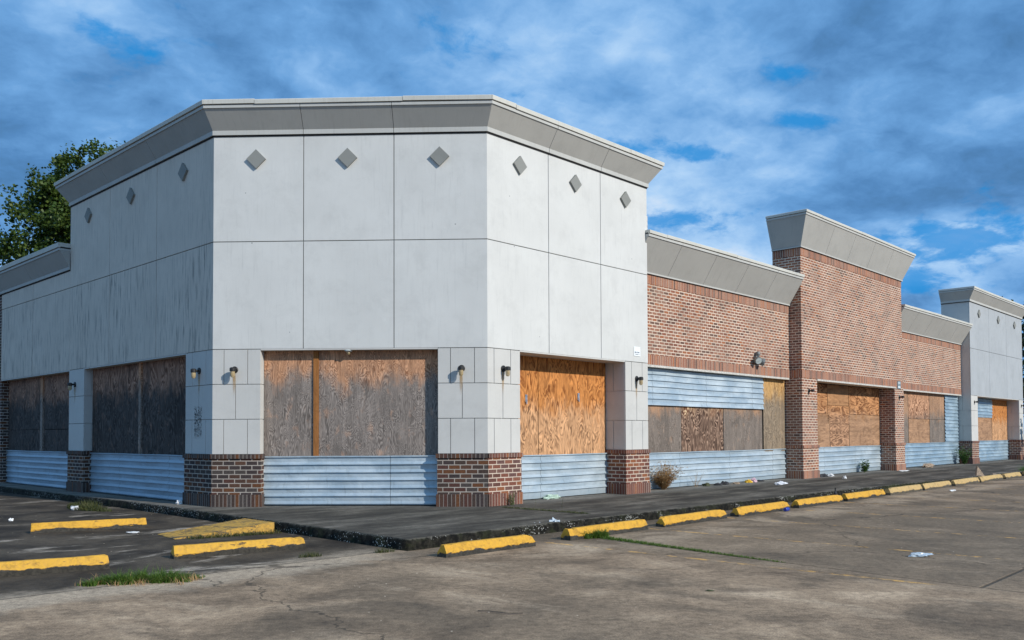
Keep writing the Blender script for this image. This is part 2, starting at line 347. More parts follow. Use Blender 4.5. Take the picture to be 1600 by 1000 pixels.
# parking lot
def lot_material():
    m_, N = new_mat('lot_concrete'); p = wpos(N)
    x, y, z = N.sep(p)
    rx, ry = (.690, .724), (.724, -.690)
    s_ = N.math('ADD', N.math('MULTIPLY', N.math('ADD', x, .433), rx[0]), N.math('MULTIPLY', N.math('SUBTRACT', y, 15.467), rx[1]))
    o_ = N.math('ADD', N.math('MULTIPLY', N.math('ADD', x, .433), ry[0]), N.math('MULTIPLY', N.math('SUBTRACT', y, 15.467), ry[1]))
    so = N.comb(s_, o_, 0.)
    n_big = N.noise(p, .22, 4, .55, .3)
    n_mid = N.noise(N.vmath('ADD', p, (5, 3, 0)), .9, 6, .62, .4)
    n_str = N.noise(N.scale(so, 1.0, .35), 2.2, 6, .62, .3)
    n_fin = N.noise(p, 13, 8, .74)
    n_gr = N.noise(p, 75, 3, .75)
    c = N.ramp(n_mid, [(.32, (.080, .067, .055)), (.43, (.140, .118, .096)), (.54, (.195, .165, .134)), (.68, (.29, .253, .212))])
    c = N.mix(N.mapr(n_big, .42, .66, 0., .55), c, rgb((.085, .078, .068)))
    c = N.mix(N.mapr(n_str, .54, .74, 0., .40), c, rgb((.33, .30, .26)))
    c = N.mix(N.mapr(n_str, .45, .30, 0., .45), c, rgb((.055, .050, .044)))
    n_sm = N.noise(N.vmath('ADD', p, (2, 8, 0)), .55, 5, .6, .8)
    c = N.mix(N.mapr(n_sm, .50, .66, 0., .56), c, rgb((.045, .042, .038)))
    # stall zone by the kerb on the right: darker and greyer
    stall = N.math('MULTIPLY', N.mapr(N.math('ADD', s_, N.math('MULTIPLY', n_mid, 1.)), -2.2, -1.4), N.mapr(o_, 10.5, 8.2))
    c = N.mix(N.math('MULTIPLY', stall, .50), c, rgb((.070, .066, .058)))
    # left bay: old dark asphalt-like slab with pale scratches
    lx = N.math('ADD', N.math('MULTIPLY', x, .55), N.math('MULTIPLY', y, -.835))   # grows towards the camera side
    edge = N.math('SUBTRACT', s_, -4.35)
    left_ = N.math('MULTIPLY', N.mapr(o_, 2.62, 2.50), N.mapr(s_, -3.4, -3.5))
    scr = N.noise(N.scale(so, .7, 1.5), 1.0, 9, .66, .5)
    lcol = N.mix(N.mapr(scr, .55, .66), N.mix(N.mapr(n_mid, .35, .65), rgb((.009, .0088, .0082)), rgb((.042, .041, .038))), rgb((.19, .195, .20)))
    c = N.mix(N.math('MULTIPLY', left_, .93), c, lcol)
    # pale strip beside the joint
    band = N.math('MULTIPLY', N.mapr(N.math('ABSOLUTE', N.math('SUBTRACT', N.math('ADD', o_, N.math('MULTIPLY', N.math('SUBTRACT', n_mid, .5), 1.6)), 2.75)), .55, .10), N.mapr(s_, -3.6, -5.0))
    c = N.mix(N.math('MULTIPLY', band, .55), c, rgb((.30, .29, .27)))
    # grime beside the kerb
    grime = N.math('MULTIPLY', N.mapr(N.math('ABSOLUTE', N.math('SUBTRACT', o_, 3.0)), .6, .15), N.mapr(s_, -5., -4.))
    c = N.mix(N.math('MULTIPLY', grime, .55), c, rgb((.04, .037, .033)))
    # pale patches in front of the stops
    pp = N.math('MULTIPLY', N.mapr(N.math('ABSOLUTE', N.math('SUBTRACT', o_, 4.1)), .7, .2), N.mapr(n_mid, .42, .58))
    pp = N.math('MULTIPLY', pp, N.mapr(s_, -4.6, -4.))
    c = N.mix(N.math('MULTIPLY', pp, .4), c, rgb((.30, .28, .25)))
    # faint yellow stall lines, nearly worn away
    sl = N.math('FRACT', N.math('DIVIDE', N.math('ADD', s_, .08 + 22.7), 2.27))
    ln = N.math('LESS_THAN', N.math('ABSOLUTE', N.math('SUBTRACT', sl, .0)), .036)
    ln = N.math('MULTIPLY', ln, N.math('MULTIPLY', N.mapr(o_, 3.2, 3.3), N.mapr(o_, 8.3, 8.0)))
    ln = N.math('MULTIPLY', ln, N.math('MULTIPLY', N.mapr(N.noise(p, 5, 5, .7), .46, .62), N.mapr(s_, -4.6, -4.2)))
    c = N.mix(N.math('MULTIPLY', ln, .62), c, rgb((.46, .30, .09)))
    # joints
    def joint(v, w=.010): return N.mapr(N.math('ABSOLUTE', v), w * 2.2, w * .6)
    wob = N.math('MULTIPLY', N.math('SUBTRACT', N.noise(p, 3, 4, .6), .5), .05)
    j = N.math('MULTIPLY', joint(N.math('ADD', N.math('SUBTRACT', o_, 2.545), wob)), N.math('LESS_THAN', s_, -4.1))
    j2 = N.math('MULTIPLY', joint(N.math('ADD', N.math('ADD', s_, N.math('MULTIPLY', N.math('SUBTRACT', o_, 3.4), .12)), N.math('ADD', wob, 1.55))), N.math('GREATER_THAN', o_, 3.2))
    j3 = N.math('MULTIPLY', joint(N.math('SUBTRACT', o_, 8.58), .012), N.math('GREATER_THAN', s_, -2.2))
    j4 = N.math('MULTIPLY', joint(N.math('ADD', N.math('SUBTRACT', s_, 9.7), wob), .014), N.math('GREATER_THAN', o_, 3.6))
    jj = N.math('MAXIMUM', N.math('MAXIMUM', j, j2), N.math('MAXIMUM', j3, j4))
    c = N.mix(N.math('MULTIPLY', jj, .72), c, rgb((.03, .028, .024)))
    # hairline cracks
    vd = N.n('ShaderNodeTexVoronoi', feature='DISTANCE_TO_EDGE', ins={'Vector': N.vmath('ADD', p, N.scale(N.noise(p, 1.5, 4, .6, 0, True), .9, .9, 0)), 'Scale': .16}).outputs['Distance']
    c = N.mix(N.math('MULTIPLY', N.mapr(vd, .0035, .0012), .7), c, rgb((.03, .028, .025)))
    c = N.mix(1., c, N.ramp(n_fin, [(.28, .48), (.5, 1.0), (.72, 1.42)]), 'MULTIPLY')
    c = N.mix(1., c, N.ramp(n_gr, [(.30, .52), (.70, 1.42)]), 'MULTIPLY')
    oil = N.mapr(N.n('ShaderNodeTexVoronoi', ins={'Vector': N.vmath('ADD', p, N.scale(N.noise(p, 2.5, 4, .6, 0, True), .5, .5, 0)), 'Scale': .55}).outputs['Distance'], .22, .05)
    c = N.mix(N.math('MULTIPLY', oil, .28), c, rgb((.04, .036, .03)))
    spk = N.math('LESS_THAN', N.n('ShaderNodeTexVoronoi', ins={'Vector': p, 'Scale': 5.}).outputs['Distance'], .045)
    c = N.mix(N.math('MULTIPLY', spk, N.mapr(n_big, .45, .55)), c, rgb((.45, .44, .42)))
    c = N.mix(1., c, (1.84, 1.52, 1.17, 1), 'MULTIPLY')
    h = N.math('SUBTRACT', N.math('ADD', N.math('MULTIPLY', n_gr, .5), N.math('MULTIPLY', n_fin, .8)), N.math('MULTIPLY', jj, 2.5))
    finish(N, c, .9, bump=h, bstr=.45, bdist=.008, spec=.25)
    return m_
M['lot'] = lot_material()
def walk_material():
    m_, N = new_mat('sidewalk_concrete'); p = wpos(N); x, y, z = N.sep(p)
    s_ = N.math('ADD', N.math('MULTIPLY', N.math('ADD', x, .433), .690), N.math('MULTIPLY', N.math('SUBTRACT', y, 15.467), .724))
    o_ = N.math('ADD', N.math('MULTIPLY', N.math('ADD', x, .433), .724), N.math('MULTIPLY', N.math('SUBTRACT', y, 15.467), -.690))
    so = N.comb(s_, o_, 0.)
    n1 = N.noise(N.scale(so, .45, 1.6), 1.3, 6, .62, .3); n2 = N.noise(p, 8, 6, .65); n3 = N.noise(p, 90, 3, .65)
    c = N.ramp(n1, [(.30, (.027, .023, .017)), (.44, (.055, .048, .037)), (.56, (.105, .092, .072)), (.72, (.20, .18, .145))])
    near = N.math('MULTIPLY', N.mapr(N.math('ADD', o_, N.math('MULTIPLY', n1, .8)), .95, .25), N.mapr(s_, .1, .8))
    near = N.math('MAXIMUM', near, N.math('MULTIPLY', N.mapr(N.math('ADD', y, N.math('MULTIPLY', n1, -1.)), 14.3, 15.4), N.mapr(s_, .2, -.4)))
    near = N.math('MULTIPLY', near, N.mapr(n1, .35, .6, .5, 1.))
    c = N.mix(N.math('MULTIPLY', near, .6), c, rgb((.25, .235, .205)))
    j = N.mapr(N.math('ABSOLUTE', N.math('SUBTRACT', N.math('FRACT', N.math('DIVIDE', N.math('ADD', s_, 2.), 4.)), .5)), .006, .002)
    j = N.math('MULTIPLY', j, N.math('GREATER_THAN', s_, -.6))
    ja = N.mapr(N.math('ABSOLUTE', N.math('SUBTRACT', N.math('ADD', s_, N.math('MULTIPLY', N.math('SUBTRACT', o_, .2), .0)), .02)), .02, .008)
    jj = N.math('MAXIMUM', j, N.math('MULTIPLY', ja, N.math('GREATER_THAN', o_, .3)))
    c = N.mix(N.math('MULTIPLY', jj, .7), c, rgb((.02, .02, .018)))
    c = N.mix(1., c, N.ramp(n2, [(.25, .6), (.75, 1.4)]), 'MULTIPLY')
    c = N.mix(1., c, N.ramp(n3, [(.3, .7), (.7, 1.3)]), 'MULTIPLY')
    finish(N, c, .9, bump=N.math('ADD', n2, n3), bstr=.4, bdist=.006, spec=.25)
    return m_
M['walk'] = walk_material()
def kerb_material():
    m_, N = new_mat('kerb_concrete'); p = wpos(N); z = N.sep(p)[2]
    n1 = N.noise(p, 12, 6, .7); n2 = N.noise(p, 70, 3, .6); n3 = N.noise(N.scale(p, 1, 1, 3), 1.4, 4, .6)
    c = N.mix(N.mapr(n1, .4, .65), rgb((.008, .0075, .006)), rgb((.034, .031, .023)))
    c = N.mix(N.math('MULTIPLY', N.mapr(N.noise(p, 4, 5, .6), .5, .62), .5), c, rgb((.030, .034, .014)))
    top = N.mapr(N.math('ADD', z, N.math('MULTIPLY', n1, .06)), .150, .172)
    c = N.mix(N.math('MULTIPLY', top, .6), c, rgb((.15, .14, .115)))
    vv = N.n('ShaderNodeTexVoronoi', ins={'Vector': p, 'Scale': 32.}).outputs['Distance']
    spk = N.mapr(N.math('ADD', vv, N.math('MULTIPLY', n1, -.62)), -.015, -.09)
    c = N.mix(N.math('MULTIPLY', spk, N.mapr(n3, .46, .6)), c, rgb((.42, .42, .38)))
    finish(N, c, .95, bump=N.math('ADD', n1, n2), bstr=.9, bdist=.015, spec=.15)
    return m_
M['kerb'] = kerb_material()

def stain_mat(name, c, dens):
    m_, N = new_mat(name); uv = uvn(N)
    u, v, _ = N.sep(uv)
    n1 = N.noise(N.scale(uv, 5., 1.), 2.5, 4, .6)
    a = N.math('MULTIPLY', N.mapr(N.math('ABSOLUTE', N.math('SUBTRACT', u, .5)), .5, .05), N.mapr(v, 0., .8))
    a = N.math('MULTIPLY', N.math('MULTIPLY', a, N.mapr(n1, .3, .6)), dens)
    finish(N, c, .9, alpha=a)
    return m_
M['rust'] = stain_mat('rust_streak', (.48, .30, .12), .95)
def scribble_mat():
    m_, N = new_mat('paint_scribble'); uv = uvn(N)
    u, v, _ = N.sep(uv)
    g = N.noise(N.scale(uv, 1., 1.8), 5.5, 2, .5, 1.6)
    ln = N.math('MULTIPLY', N.mapr(N.math('ABSOLUTE', N.math('SUBTRACT', N.math('FRACT', N.math('MULTIPLY', g, 4.)), .5)), .24, .12), N.mapr(N.noise(uv, 4., 3, .6), .36, .48))
    a = N.math('MULTIPLY', N.math('MULTIPLY', N.mapr(N.math('ABSOLUTE', N.math('SUBTRACT', u, .5)), .5, .38), N.mapr(N.math('ABSOLUTE', N.math('SUBTRACT', v, .5)), .5, .4)), ln)
    finish(N, (.03, .03, .03), .9, alpha=N.math('MULTIPLY', a, .85))
    return m_
M['scribble'] = scribble_mat()

# ------------------------------------------------------------------ mesh helpers
def tag(o, label=None, cat=None, group=None, kind=None):
    if label: o['label'] = label
    if cat: o['category'] = cat
    if group: o['group'] = group
    if kind: o['kind'] = kind
    return o
def thing(name, label, cat, loc=(0, 0, 0), rz=0, group=None):
    o = bpy.data.objects.new(name, None); col.objects.link(o); o.empty_display_size = .2
    o.location = loc; o.rotation_euler = (0, 0, rz)
    return tag(o, label, cat, group)
def wmat(o):
    mt = Matrix.LocRotScale(o.location, o.rotation_euler, o.scale)
    return wmat(o.parent) @ mt if o.parent else mt
class MB:
    """collects quads with UVs, builds ONE mesh object"""
    def __init__(s): s.v = []; s.f = []; s.uv = []; s.mi = []
    def face(s, pts, uvs=None, mi=0):
        k = len(s.v); s.v += [tuple(p) for p in pts]; s.f.append(tuple(range(k, k + len(pts))))
        s.uv.append(uvs if uvs else [(0, 0)] * len(pts)); s.mi.append(mi)
    def build(s, name, mat, parent=None, world=True, smooth=False, fixn=True, merge=False):
        me = bpy.data.meshes.new(name)
        vs = s.v
        if parent is not None and world:
            inv = wmat(parent).inverted(); vs = [tuple(inv @ Vector(p)) for p in vs]
        me.from_pydata(vs, [], s.f); 
        ul = me.uv_layers.new(name='UVMap'); i = 0
        for u in s.uv:
            for t in u: ul.data[i].uv = t; i += 1
        for mt in (mat if isinstance(mat, (list, tuple)) else [mat]): me.materials.append(mt)
        for p, mi in zip(me.polygons, s.mi): p.material_index = mi
        if fixn or merge:
            bm = bmesh.new(); bm.from_mesh(me)
            if merge: bmesh.ops.remove_doubles(bm, verts=bm.verts, dist=1e-5)
            if fixn: bmesh.ops.recalc_face_normals(bm, faces=bm.faces)
            bm.to_mesh(me); bm.free()
        if smooth:
            for p in me.polygons: p.use_smooth = True
        o = bpy.data.objects.new(name, me); col.objects.link(o)
        if parent is not None: o.parent = parent
        return o
    def lathe(s, prof, axis_o, ax, e1, e2, n=16, mi=0):
        ring = []
        for (r, h) in prof:
            ring.append([axis_o + ax * h + (e1 * math.cos(2 * math.pi * k / n) + e2 * math.sin(2 * math.pi * k / n)) * r for k in range(n)])
        for a, b in zip(ring, ring[1:]):
            for k in range(n):
                q = (k + 1) % n; s.face([a[k], a[q], b[q], b[k]], mi=mi)
        s.face(ring[0][::-1], mi=mi); s.face(ring[-1], mi=mi)
    def cube(s, c, x, y, z, mi=0):
        """c centre, x y z half-extent vectors"""
        P = lambda a, b, d: c + x * a + y * b + z * d
        for q in (((-1,-1,-1),(1,-1,-1),(1,1,-1),(-1,1,-1)), ((-1,-1,1),(1,-1,1),(1,1,1),(-1,1,1)), ((-1,-1,-1),(1,-1,-1),(1,-1,1),(-1,-1,1)),
                  ((-1,1,-1),(1,1,-1),(1,1,1),(-1,1,1)), ((-1,-1,-1),(-1,1,-1),(-1,1,1),(-1,-1,1)), ((1,-1,-1),(1,1,-1),(1,1,1),(1,-1,1))):
            s.face([P(*t) for t in q], [(0, 0), (1, 0), (1, 1), (0, 1)], mi)

A = Vector((-5.393, 15.638, 0)); B = Vector((-.433, 15.467, 0))
dR = Vector((.690, .7238, 0)).normalized(); nR = Vector((dR.y, -dR.x, 0))
dL = Vector((-dR.y, dR.x, 0)); nL = Vector((-dR.x, -dR.y, 0))
dF = (B - A).normalized(); nF = Vector((dF.y, -dF.x, 0))
class Fr:
    def __init__(s, P, d, n): s.P, s.d, s.n = P, d, n
    def w(s, a, o, z): return s.P + s.d * a + s.n * o + Vector((0, 0, z))
    def box(s, mb, a0, a1, o0, o1, z0, z1, mi=0):
        w = s.w
        for o in (o0, o1): mb.face([w(a0, o, z0), w(a1, o, z0), w(a1, o, z1), w(a0, o, z1)], [(a0, z0), (a1, z0), (a1, z1), (a0, z1)], mi)
        for a in (a0, a1): mb.face([w(a, o0, z0), w(a, o1, z0), w(a, o1, z1), w(a, o0, z1)], [(a - o0, z0), (a - o1, z0), (a - o1, z1), (a - o0, z1)], mi)
        for z in (z0, z1): mb.face([w(a0, o0, z), w(a1, o0, z), w(a1, o1, z), w(a0, o1, z)], [(a0, o0), (a1, o0), (a1, o1), (a0, o1)], mi)
FR = Fr(B, dR, nR); FL = Fr(A, dL, nL); FF = Fr(A, dF, nF)
ZS = .14; ZC = 1.08; Z3 = 2.97; Z2 = 4.92; Z1 = 6.84

# ------------------------------------------------------------------ ground
mb = MB()
for (x0, x1, y0, y1) in ((-400, 500, -60, 700),):
    mb.face([(x0, y0, 0), (x1, y0, 0), (x1, y1, 0), (x0, y1, 0)])
tag(mb.build('parking_lot_ground', M['lot'], fixn=False), 'stained concrete parking lot around the building', kind='structure')

# pavement polygon (kerb line on the outside, building inside)
kerb = [FL.w(60, .45, 0), FL.w(10.3, .46, 0), FL.w(5.5, .50, 0), FL.w(2.7, .46, 0), FL.w(0, .52, 0), FL.w(-3.2, .66, 0), Vector((-1.28, 10.64, 0)),
        FR.w(0, 2.73, 0), FR.w(5, 2.76, 0), FR.w(8, 2.82, 0), FR.w(11.3, 2.96, 0), FR.w(15.6, 3.15, 0), FR.w(21, 3.3, 0), FR.w(60, 3.9, 0)]
inner = [FL.w(60, -3, 0), FR.w(60, -3, 0)]
# subdivide kerb line for a slightly worn edge
kl = []
for a, b in zip(kerb, kerb[1:]):
    k = max(1, min(60, int((b - a).length / .12))) if (b - a).length < 20 else 30
    for i in range(k): kl.append(a.lerp(b, i / k))
kl.append(kerb[-1])
def wob(p, s=1.): return noise.noise(p * 3.1) * .012 * s + noise.noise(p * 11.) * .008 * s
top = []; mid = []; bot = []
for i, p in enumerate(kl):
    t = (kl[min(i + 1, len(kl) - 1)] - kl[max(i - 1, 0)]).normalized(); nn = Vector((t.y, -t.x, 0))
    if nn.dot(p - Vector((-2, 25, 0))) < 0: nn = -nn
    q = p + nn * wob(p)
    top.append(q - nn * .035 + Vector((0, 0, ZS))); mid.append(q + Vector((0, 0, ZS - .028 + wob(p + Vector((9, 9, 9)), .7)))); bot.append(p + nn * (.02 + wob(p + Vector((3, 3, 3)))) - Vector((0, 0, .05)))
mb = MB()
mb.face([tuple(p) for p in top] + [tuple(inner[1] + Vector((0, 0, ZS))), tuple(inner[0] + Vector((0, 0, ZS)))])
sw = mb.build('sidewalk', M['walk'], fixn=False); tag(sw, 'dark raised concrete sidewalk around the storefronts', kind='structure')
mb = MB()
for i in range(len(kl) - 1):
    mb.face([top[i], top[i + 1], mid[i + 1], mid[i]]); mb.face([mid[i], mid[i + 1], bot[i + 1], bot[i]])
kb = mb.build('kerb', M['kerb'], fixn=False, smooth=True, merge=True); tag(kb, 'black lichen-spotted kerb edge of the sidewalk', kind='structure')

# ------------------------------------------------------------------ the building
bld = thing('commercial_building', 'long vacant shopping building with white stucco corner tower, brick walls and boarded storefronts', 'building', (B.x, B.y, 0))
G = .016; PT = .022    # panel joint width and panel thickness
def panels(mb, fr, cuts, zs, off=0., th=PT, ends=(False, False), depth=None):
    """face panels with open joints; ends True = the panel runs right up to a corner"""
    for z0, z1 in zip(zs, zs[1:]):
        for i, (a0, a1) in enumerate(zip(cuts, cuts[1:])):
            l = 0 if i == 0 and ends[0] else G / 2; r = 0 if i == len(cuts) - 2 and ends[1] else G / 2
            fr.box(mb, a0 + l, a1 - r, off - th, off, z0 + G / 2, z1 - G / 2)

# dark joint backing plus body
back = MB()
FF.box(back, .02, 4.94, -.50, -PT - .003, Z3 + .01, Z1 + .3)
FR.box(back, .03, 4.93, -.50, -PT - .003, Z3 + .01, Z1 + .3)
FL.box(back, .03, 6.92, -.50, -PT - .003, Z3 + .01, Z1 + .3)
back.build('joint_backing', M['tile'], bld)
# roofs and inner walls (closed body)
body = MB()
def prism(mb, pts, z0, z1):
    n_ = len(pts)
    for i in range(n_):
        a, b = pts[i], pts[(i + 1) % n_]
        L_ = (b - a).length
        mb.face([a + Vector((0, 0, z0)), b + Vector((0, 0, z0)), b + Vector((0, 0, z1)), a + Vector((0, 0, z1))], [(0, z0), (L_, z0), (L_, z1), (0, z1)])
    mb.face([p + Vector((0, 0, z1)) for p in pts]); mb.face([p + Vector((0, 0, z0)) for p in pts])
prism(body, [FL.w(6.6, -.58, 0), FL.w(.1, -.6, 0), FF.w(4.8, -.6, 0), FR.w(4.7, -.6, 0), FR.w(4.7, -6, 0), FL.w(6.6, -6, 0)], .1, 6.7)
prism(body, [FR.w(4.75, -.62, 0), FR.w(35.9, -.62, 0), FR.w(35.9, -16, 0), FR.w(4.75, -16, 0)], .1, 5.0)
prism(body, [FL.w(6.7, -.62, 0), FL.w(24, -.62, 0), FL.w(24, -16, 0), FL.w(6.7, -16, 0)], .1, 5.2)
body.build('roof', M['roof'], bld)

# -- stucco face of the corner tower, three faces
t = MB(); panels(t, FF, [0, 1.645, 3.286, 4.963], [Z3, Z2, Z1], ends=(True, True))
# soffit over the front opening
t.build('front_stucco_wall', M['stucco'], bld)['label'] = 'white stucco panels of the tower front'
t = MB(); panels(t, FR, [0, 1.67, 3.30, 4.96], [Z3, Z2, Z1], ends=(True, True))
FR.box(t, 4.94, 4.96 - .001, -.85, -PT - .001, Z3, Z1 + .05)
t.build('stucco_wall', M['stucco'], bld)
t = MB(); panels(t, FL, [0, 2.33, 4.65, 6.95], [Z3, Z2, Z1], ends=(True, True))
FL.box(t, 6.93, 6.949, -.85, -PT - .001, Z3, Z1 + .05)
t.build('stucco_wall', M['stucco_dirty'], bld)['label'] = 'dark-streaked stucco panels of the shaded side'
# soffits (underside of the head above each opening)
so = MB()
FF.box(so, .873, 4.072, -.5, -.004, Z3 - .02, Z3 + .006)
FR.box(so, .85, 4.12, -.55, -.004, Z3 - .02, Z3 + .006)
FL.box(so, 1.04, 6.03, -.5, -.004, Z3 - .02, Z3 + .006)
so.build('soffit', M['stucco_pier'], bld)

# -- piers of the corner tower (stucco blocks over brick bases)
def blocks(mb, fr, a0, a1, rowcuts, ends, off=0., th=.03):
    global G
    G0, G = G, .011
    zz_ = [ZC, 1.71, 2.34, Z3]
    for r in range(3):
        cuts = [a0] + rowcuts[r] + [a1]
        panels(mb, fr, cuts, [zz_[r], zz_[r + 1]], off, th, ends)
    G = G0
def brickbase(fr, a0, a1, o0, o1, mats, ends=(1, 1), top_=True, z0=ZS, zc=ZC, name='pier_base', parent=None):
    """brick pier foot: soldier course, running bond and a projecting rowlock cap"""
    e0, e1 = ends
    mbb = MB()
    fr.box(mbb, a0 - .012 * e0, a1 + .012 * e1, o0, o1 + .014, z0 + .215, zc - .075, 0)
    fr.box(mbb, a0 - .03 * e0, a1 + .03 * e1, o0, o1 + .032, z0 - .02, z0 + .218, 1)
    fr.box(mbb, a0 - .035 * e0, a1 + .035 * e1, o0, o1 + .038, zc - .078, zc, 1)
    return mbb
def pier(fr, a0, a1, o0, rowcuts, ends, mats, stucco_m, e=(1, 1), core=True, wall_ends=(False, False)):
    pr = MB(); blocks(pr, fr, a0, a1, rowcuts, wall_ends)
    fr.box(pr, a0 + (.014 if not wall_ends[0] else .03), a1 - (.014 if not wall_ends[1] else .03), o0, -.034, ZC, Z3 + .01)
    # side (return) blocks
    zz_ = [ZC, 1.71, 2.34, Z3]
    for r in range(3):
        mid_ = (o0 - .034) / 2
        cs = [o0, mid_, -.001] if r != 1 else [o0, -.001]
        for c0, c1 in zip(cs, cs[1:]):
            if not wall_ends[0]: fr.box(pr, a0 - .0, a0 + .013, c0 + G / 2, min(c1 - G / 2, -.031), zz_[r] + G / 2, zz_[r + 1] - G / 2)
            if not wall_ends[1]: fr.box(pr, a1 - .013, a1 - .0, c0 + G / 2, min(c1 - G / 2, -.031), zz_[r] + G / 2, zz_[r + 1] - G / 2)
    p_ = pr.build('pier', stucco_m, bld)
    bb = brickbase(fr, a0, a1, o0, 0., mats, e)
    bb.build('pier_base', mats, p_)
    return p_
DK = [M['brick_dark'], M['soldier_dark']]; RD = [M['brick_red'], M['soldier_red']]
# corner pier at A: two faces
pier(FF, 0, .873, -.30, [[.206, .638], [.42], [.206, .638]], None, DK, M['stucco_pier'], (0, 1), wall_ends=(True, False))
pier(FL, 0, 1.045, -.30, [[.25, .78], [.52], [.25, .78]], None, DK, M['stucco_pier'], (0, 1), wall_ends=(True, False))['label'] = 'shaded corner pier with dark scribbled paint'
# corner pier at B
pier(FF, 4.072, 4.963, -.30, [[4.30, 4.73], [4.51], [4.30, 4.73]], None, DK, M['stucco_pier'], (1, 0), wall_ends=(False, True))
pier(FR, 0, .85, -.55, [[.165, .597], [.39], [.165, .597]], None, RD, M['stucco_pier'], (0, 1), wall_ends=(True, False))
# right pier of the tower
pier(FR, 4.12, 4.955, -.60, [[4.35, 4.74], [4.53], [4.35, 4.74]], None, RD, M['stucco_pier'], (1, 1))
# left pier
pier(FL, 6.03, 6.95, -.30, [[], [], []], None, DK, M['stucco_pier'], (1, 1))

# -- cornices
def mitre_dirs(pts, closed=False):
    out = []
    for i in range(len(pts)):
        e = []
        if i > 0: e.append((pts[i] - pts[i - 1]).normalized())
        if i < len(pts) - 1: e.append((pts[i + 1] - pts[i]).normalized())
        ns = [Vector((t_.y, -t_.x, 0)) for t_ in e]
        if len(ns) == 1: out.append(ns[0])
        else: out.append((ns[0] + ns[1]) / (1 + ns[0].dot(ns[1])))
    return out
def sweep(mb, pts, prof, seams=None, gap=.012, z0back=None, mi=0, jit=0.):
    jr = random.Random(len(pts) * 7 + int(prof[0][1] * 100))
    """prof: closed list of (projection, z); outward is to the right of the path direction"""
    md = mitre_dirs(pts)
    for i in range(len(pts) - 1):
        a, b = pts[i], pts[i + 1]; L_ = (b - a).length; t_ = (b - a) / L_
        nn = Vector((t_.y, -t_.x, 0))
        st = [(0., 0)] + [(s_, 1) for s_ in (seams[i] if seams and seams[i] else [])] + [(L_, 0)]
        for (s0, k0), (s1, k1) in zip(st, st[1:]):
            def sec(s_, k_, side):
                res = []
                for p_, z_ in prof:
                    if k_ == 0:
                        base = pts[i] + md[i] * p_ if s_ == 0 else pts[i + 1] + md[i + 1] * p_
                    else: base = a + t_ * (s_ + side * gap / 2) + nn * p_
                    res.append(base + Vector((0, 0, z_)))
                return res
            S0 = sec(s0, k0, 1); S1 = sec(s1, k1, -1); n_ = len(prof)
            if jit:
                e0 = Vector((0, 0, jr.uniform(-jit, jit) * k0)); e1_ = Vector((0, 0, jr.uniform(-jit, jit) * k1)); S0 = [q_ + e0 for q_ in S0]; S1 = [q_ + e1_ for q_ in S1]
            for j in range(n_):
                q = (j + 1) % n_; 
                v0 = prof[j][1] + prof[j][0] * .6; v1 = prof[q][1] + prof[q][0] * .6
                mb.face([S0[j], S1[j], S1[q], S0[q]], [(s0 + 20 * i, v0), (s1 + 20 * i, v0), (s1 + 20 * i, v1), (s0 + 20 * i, v1)], mi)
            mb.face(S0, [(p_, z_) for p_, z_ in prof], mi); mb.face(S1, [(p_, z_) for p_, z_ in prof], mi)
def cornice(path, zb, frieze, zslope, ztop, p, seams=None, gap=.010, name='cornice', thick=.30, label=None):
    fz = zb + frieze
    c_ = MB(); sweep(c_, path, [(-thick + .02, fz + .002), (.032, fz + .002), (p - .018, zslope), (-thick + .02, zslope)], seams, gap)
    co = c_.build(name, M['cornice'], bld)
    if label: co['label'] = label
    if frieze > .03:
        f_ = MB(); sweep(f_, path, [(-thick, zb + .018), (.034, zb + .018), (.034, fz), (-thick, fz)], seams, gap); f_.build('frieze', M['frieze'], co)
    else:
        f_ = MB(); sweep(f_, path, [(-thick, zb), (.05, zb), (.05, fz + .0), (-thick, fz + .0)], None); f_.build('frieze', M['frieze'], co)
    fa = MB(); sweep(fa, path, [(-thick, zslope + .002), (p, zslope + .002), (p, zslope + .055), (-thick, zslope + .055)], seams, gap); fa.build('fascia', M['frieze'], co)
    dk = MB(); sweep(dk, path, [(-thick + .05, zb - .01), (.012, zb - .01), (.012, zslope - .05), (-thick + .05, zslope - .05)], None); 
    sweep(dk, path, [(-thick + .03, zslope + .05), (p - .03, zslope + .05), (p - .03, zslope + .085), (-thick + .03, zslope + .085)], None)
    dk.build('joint_shadow_gap', M['dark'], co)
    cp = MB(); L_ = [(path[i + 1] - path[i]).length for i in range(len(path) - 1)]
    rs = random.Random(int(zb * 100) + len(path))
    sm = [[k * 3.05 + rs.uniform(.4, 1.) for k in range(int(l / 3.05) + 1) if .3 < k * 3.05 + .7 < l - .6] for l in L_]
    sm = [[s_ for s_ in q if .2 < s_ < l - .2] for q, l in zip(sm, L_)]
    sweep(cp, path, [(-thick - .03, zslope + .072), (p + .025, zslope + .068), (p + .03, ztop - .012), (p + .018, ztop), (-thick - .03, ztop + .004)], sm, .008, jit=.009)
    cp.build('coping', M['coping'], co)
    return co
P0 = [FL.w(6.95, -3, 0), FL.w(6.95, 0, 0), A.copy(), B.copy(), FR.w(4.96, 0, 0), FR.w(4.96, -3, 0)]
cornice(P0, 6.84, .10, 7.27, 7.42, .26, [None, [6.95 - 4.65, 6.95 - 2.33], [1.645, 3.286], [1.67, 3.30], None], label='grey sloped cornice crowning the corner tower')
cornice([FR.w(4.90, -.36, 0), FR.w(12.49, -.36, 0)], 5.06, .03, 5.76, 5.90, .46, [[1.36, 2.92, 4.50, 6.05]], thick=.25)
BT = [FR.w(12.5, -.85, 0), FR.w(12.5, 0, 0), FR.w(20.3, 0, 0), FR.w(20.3, -.85, 0)]
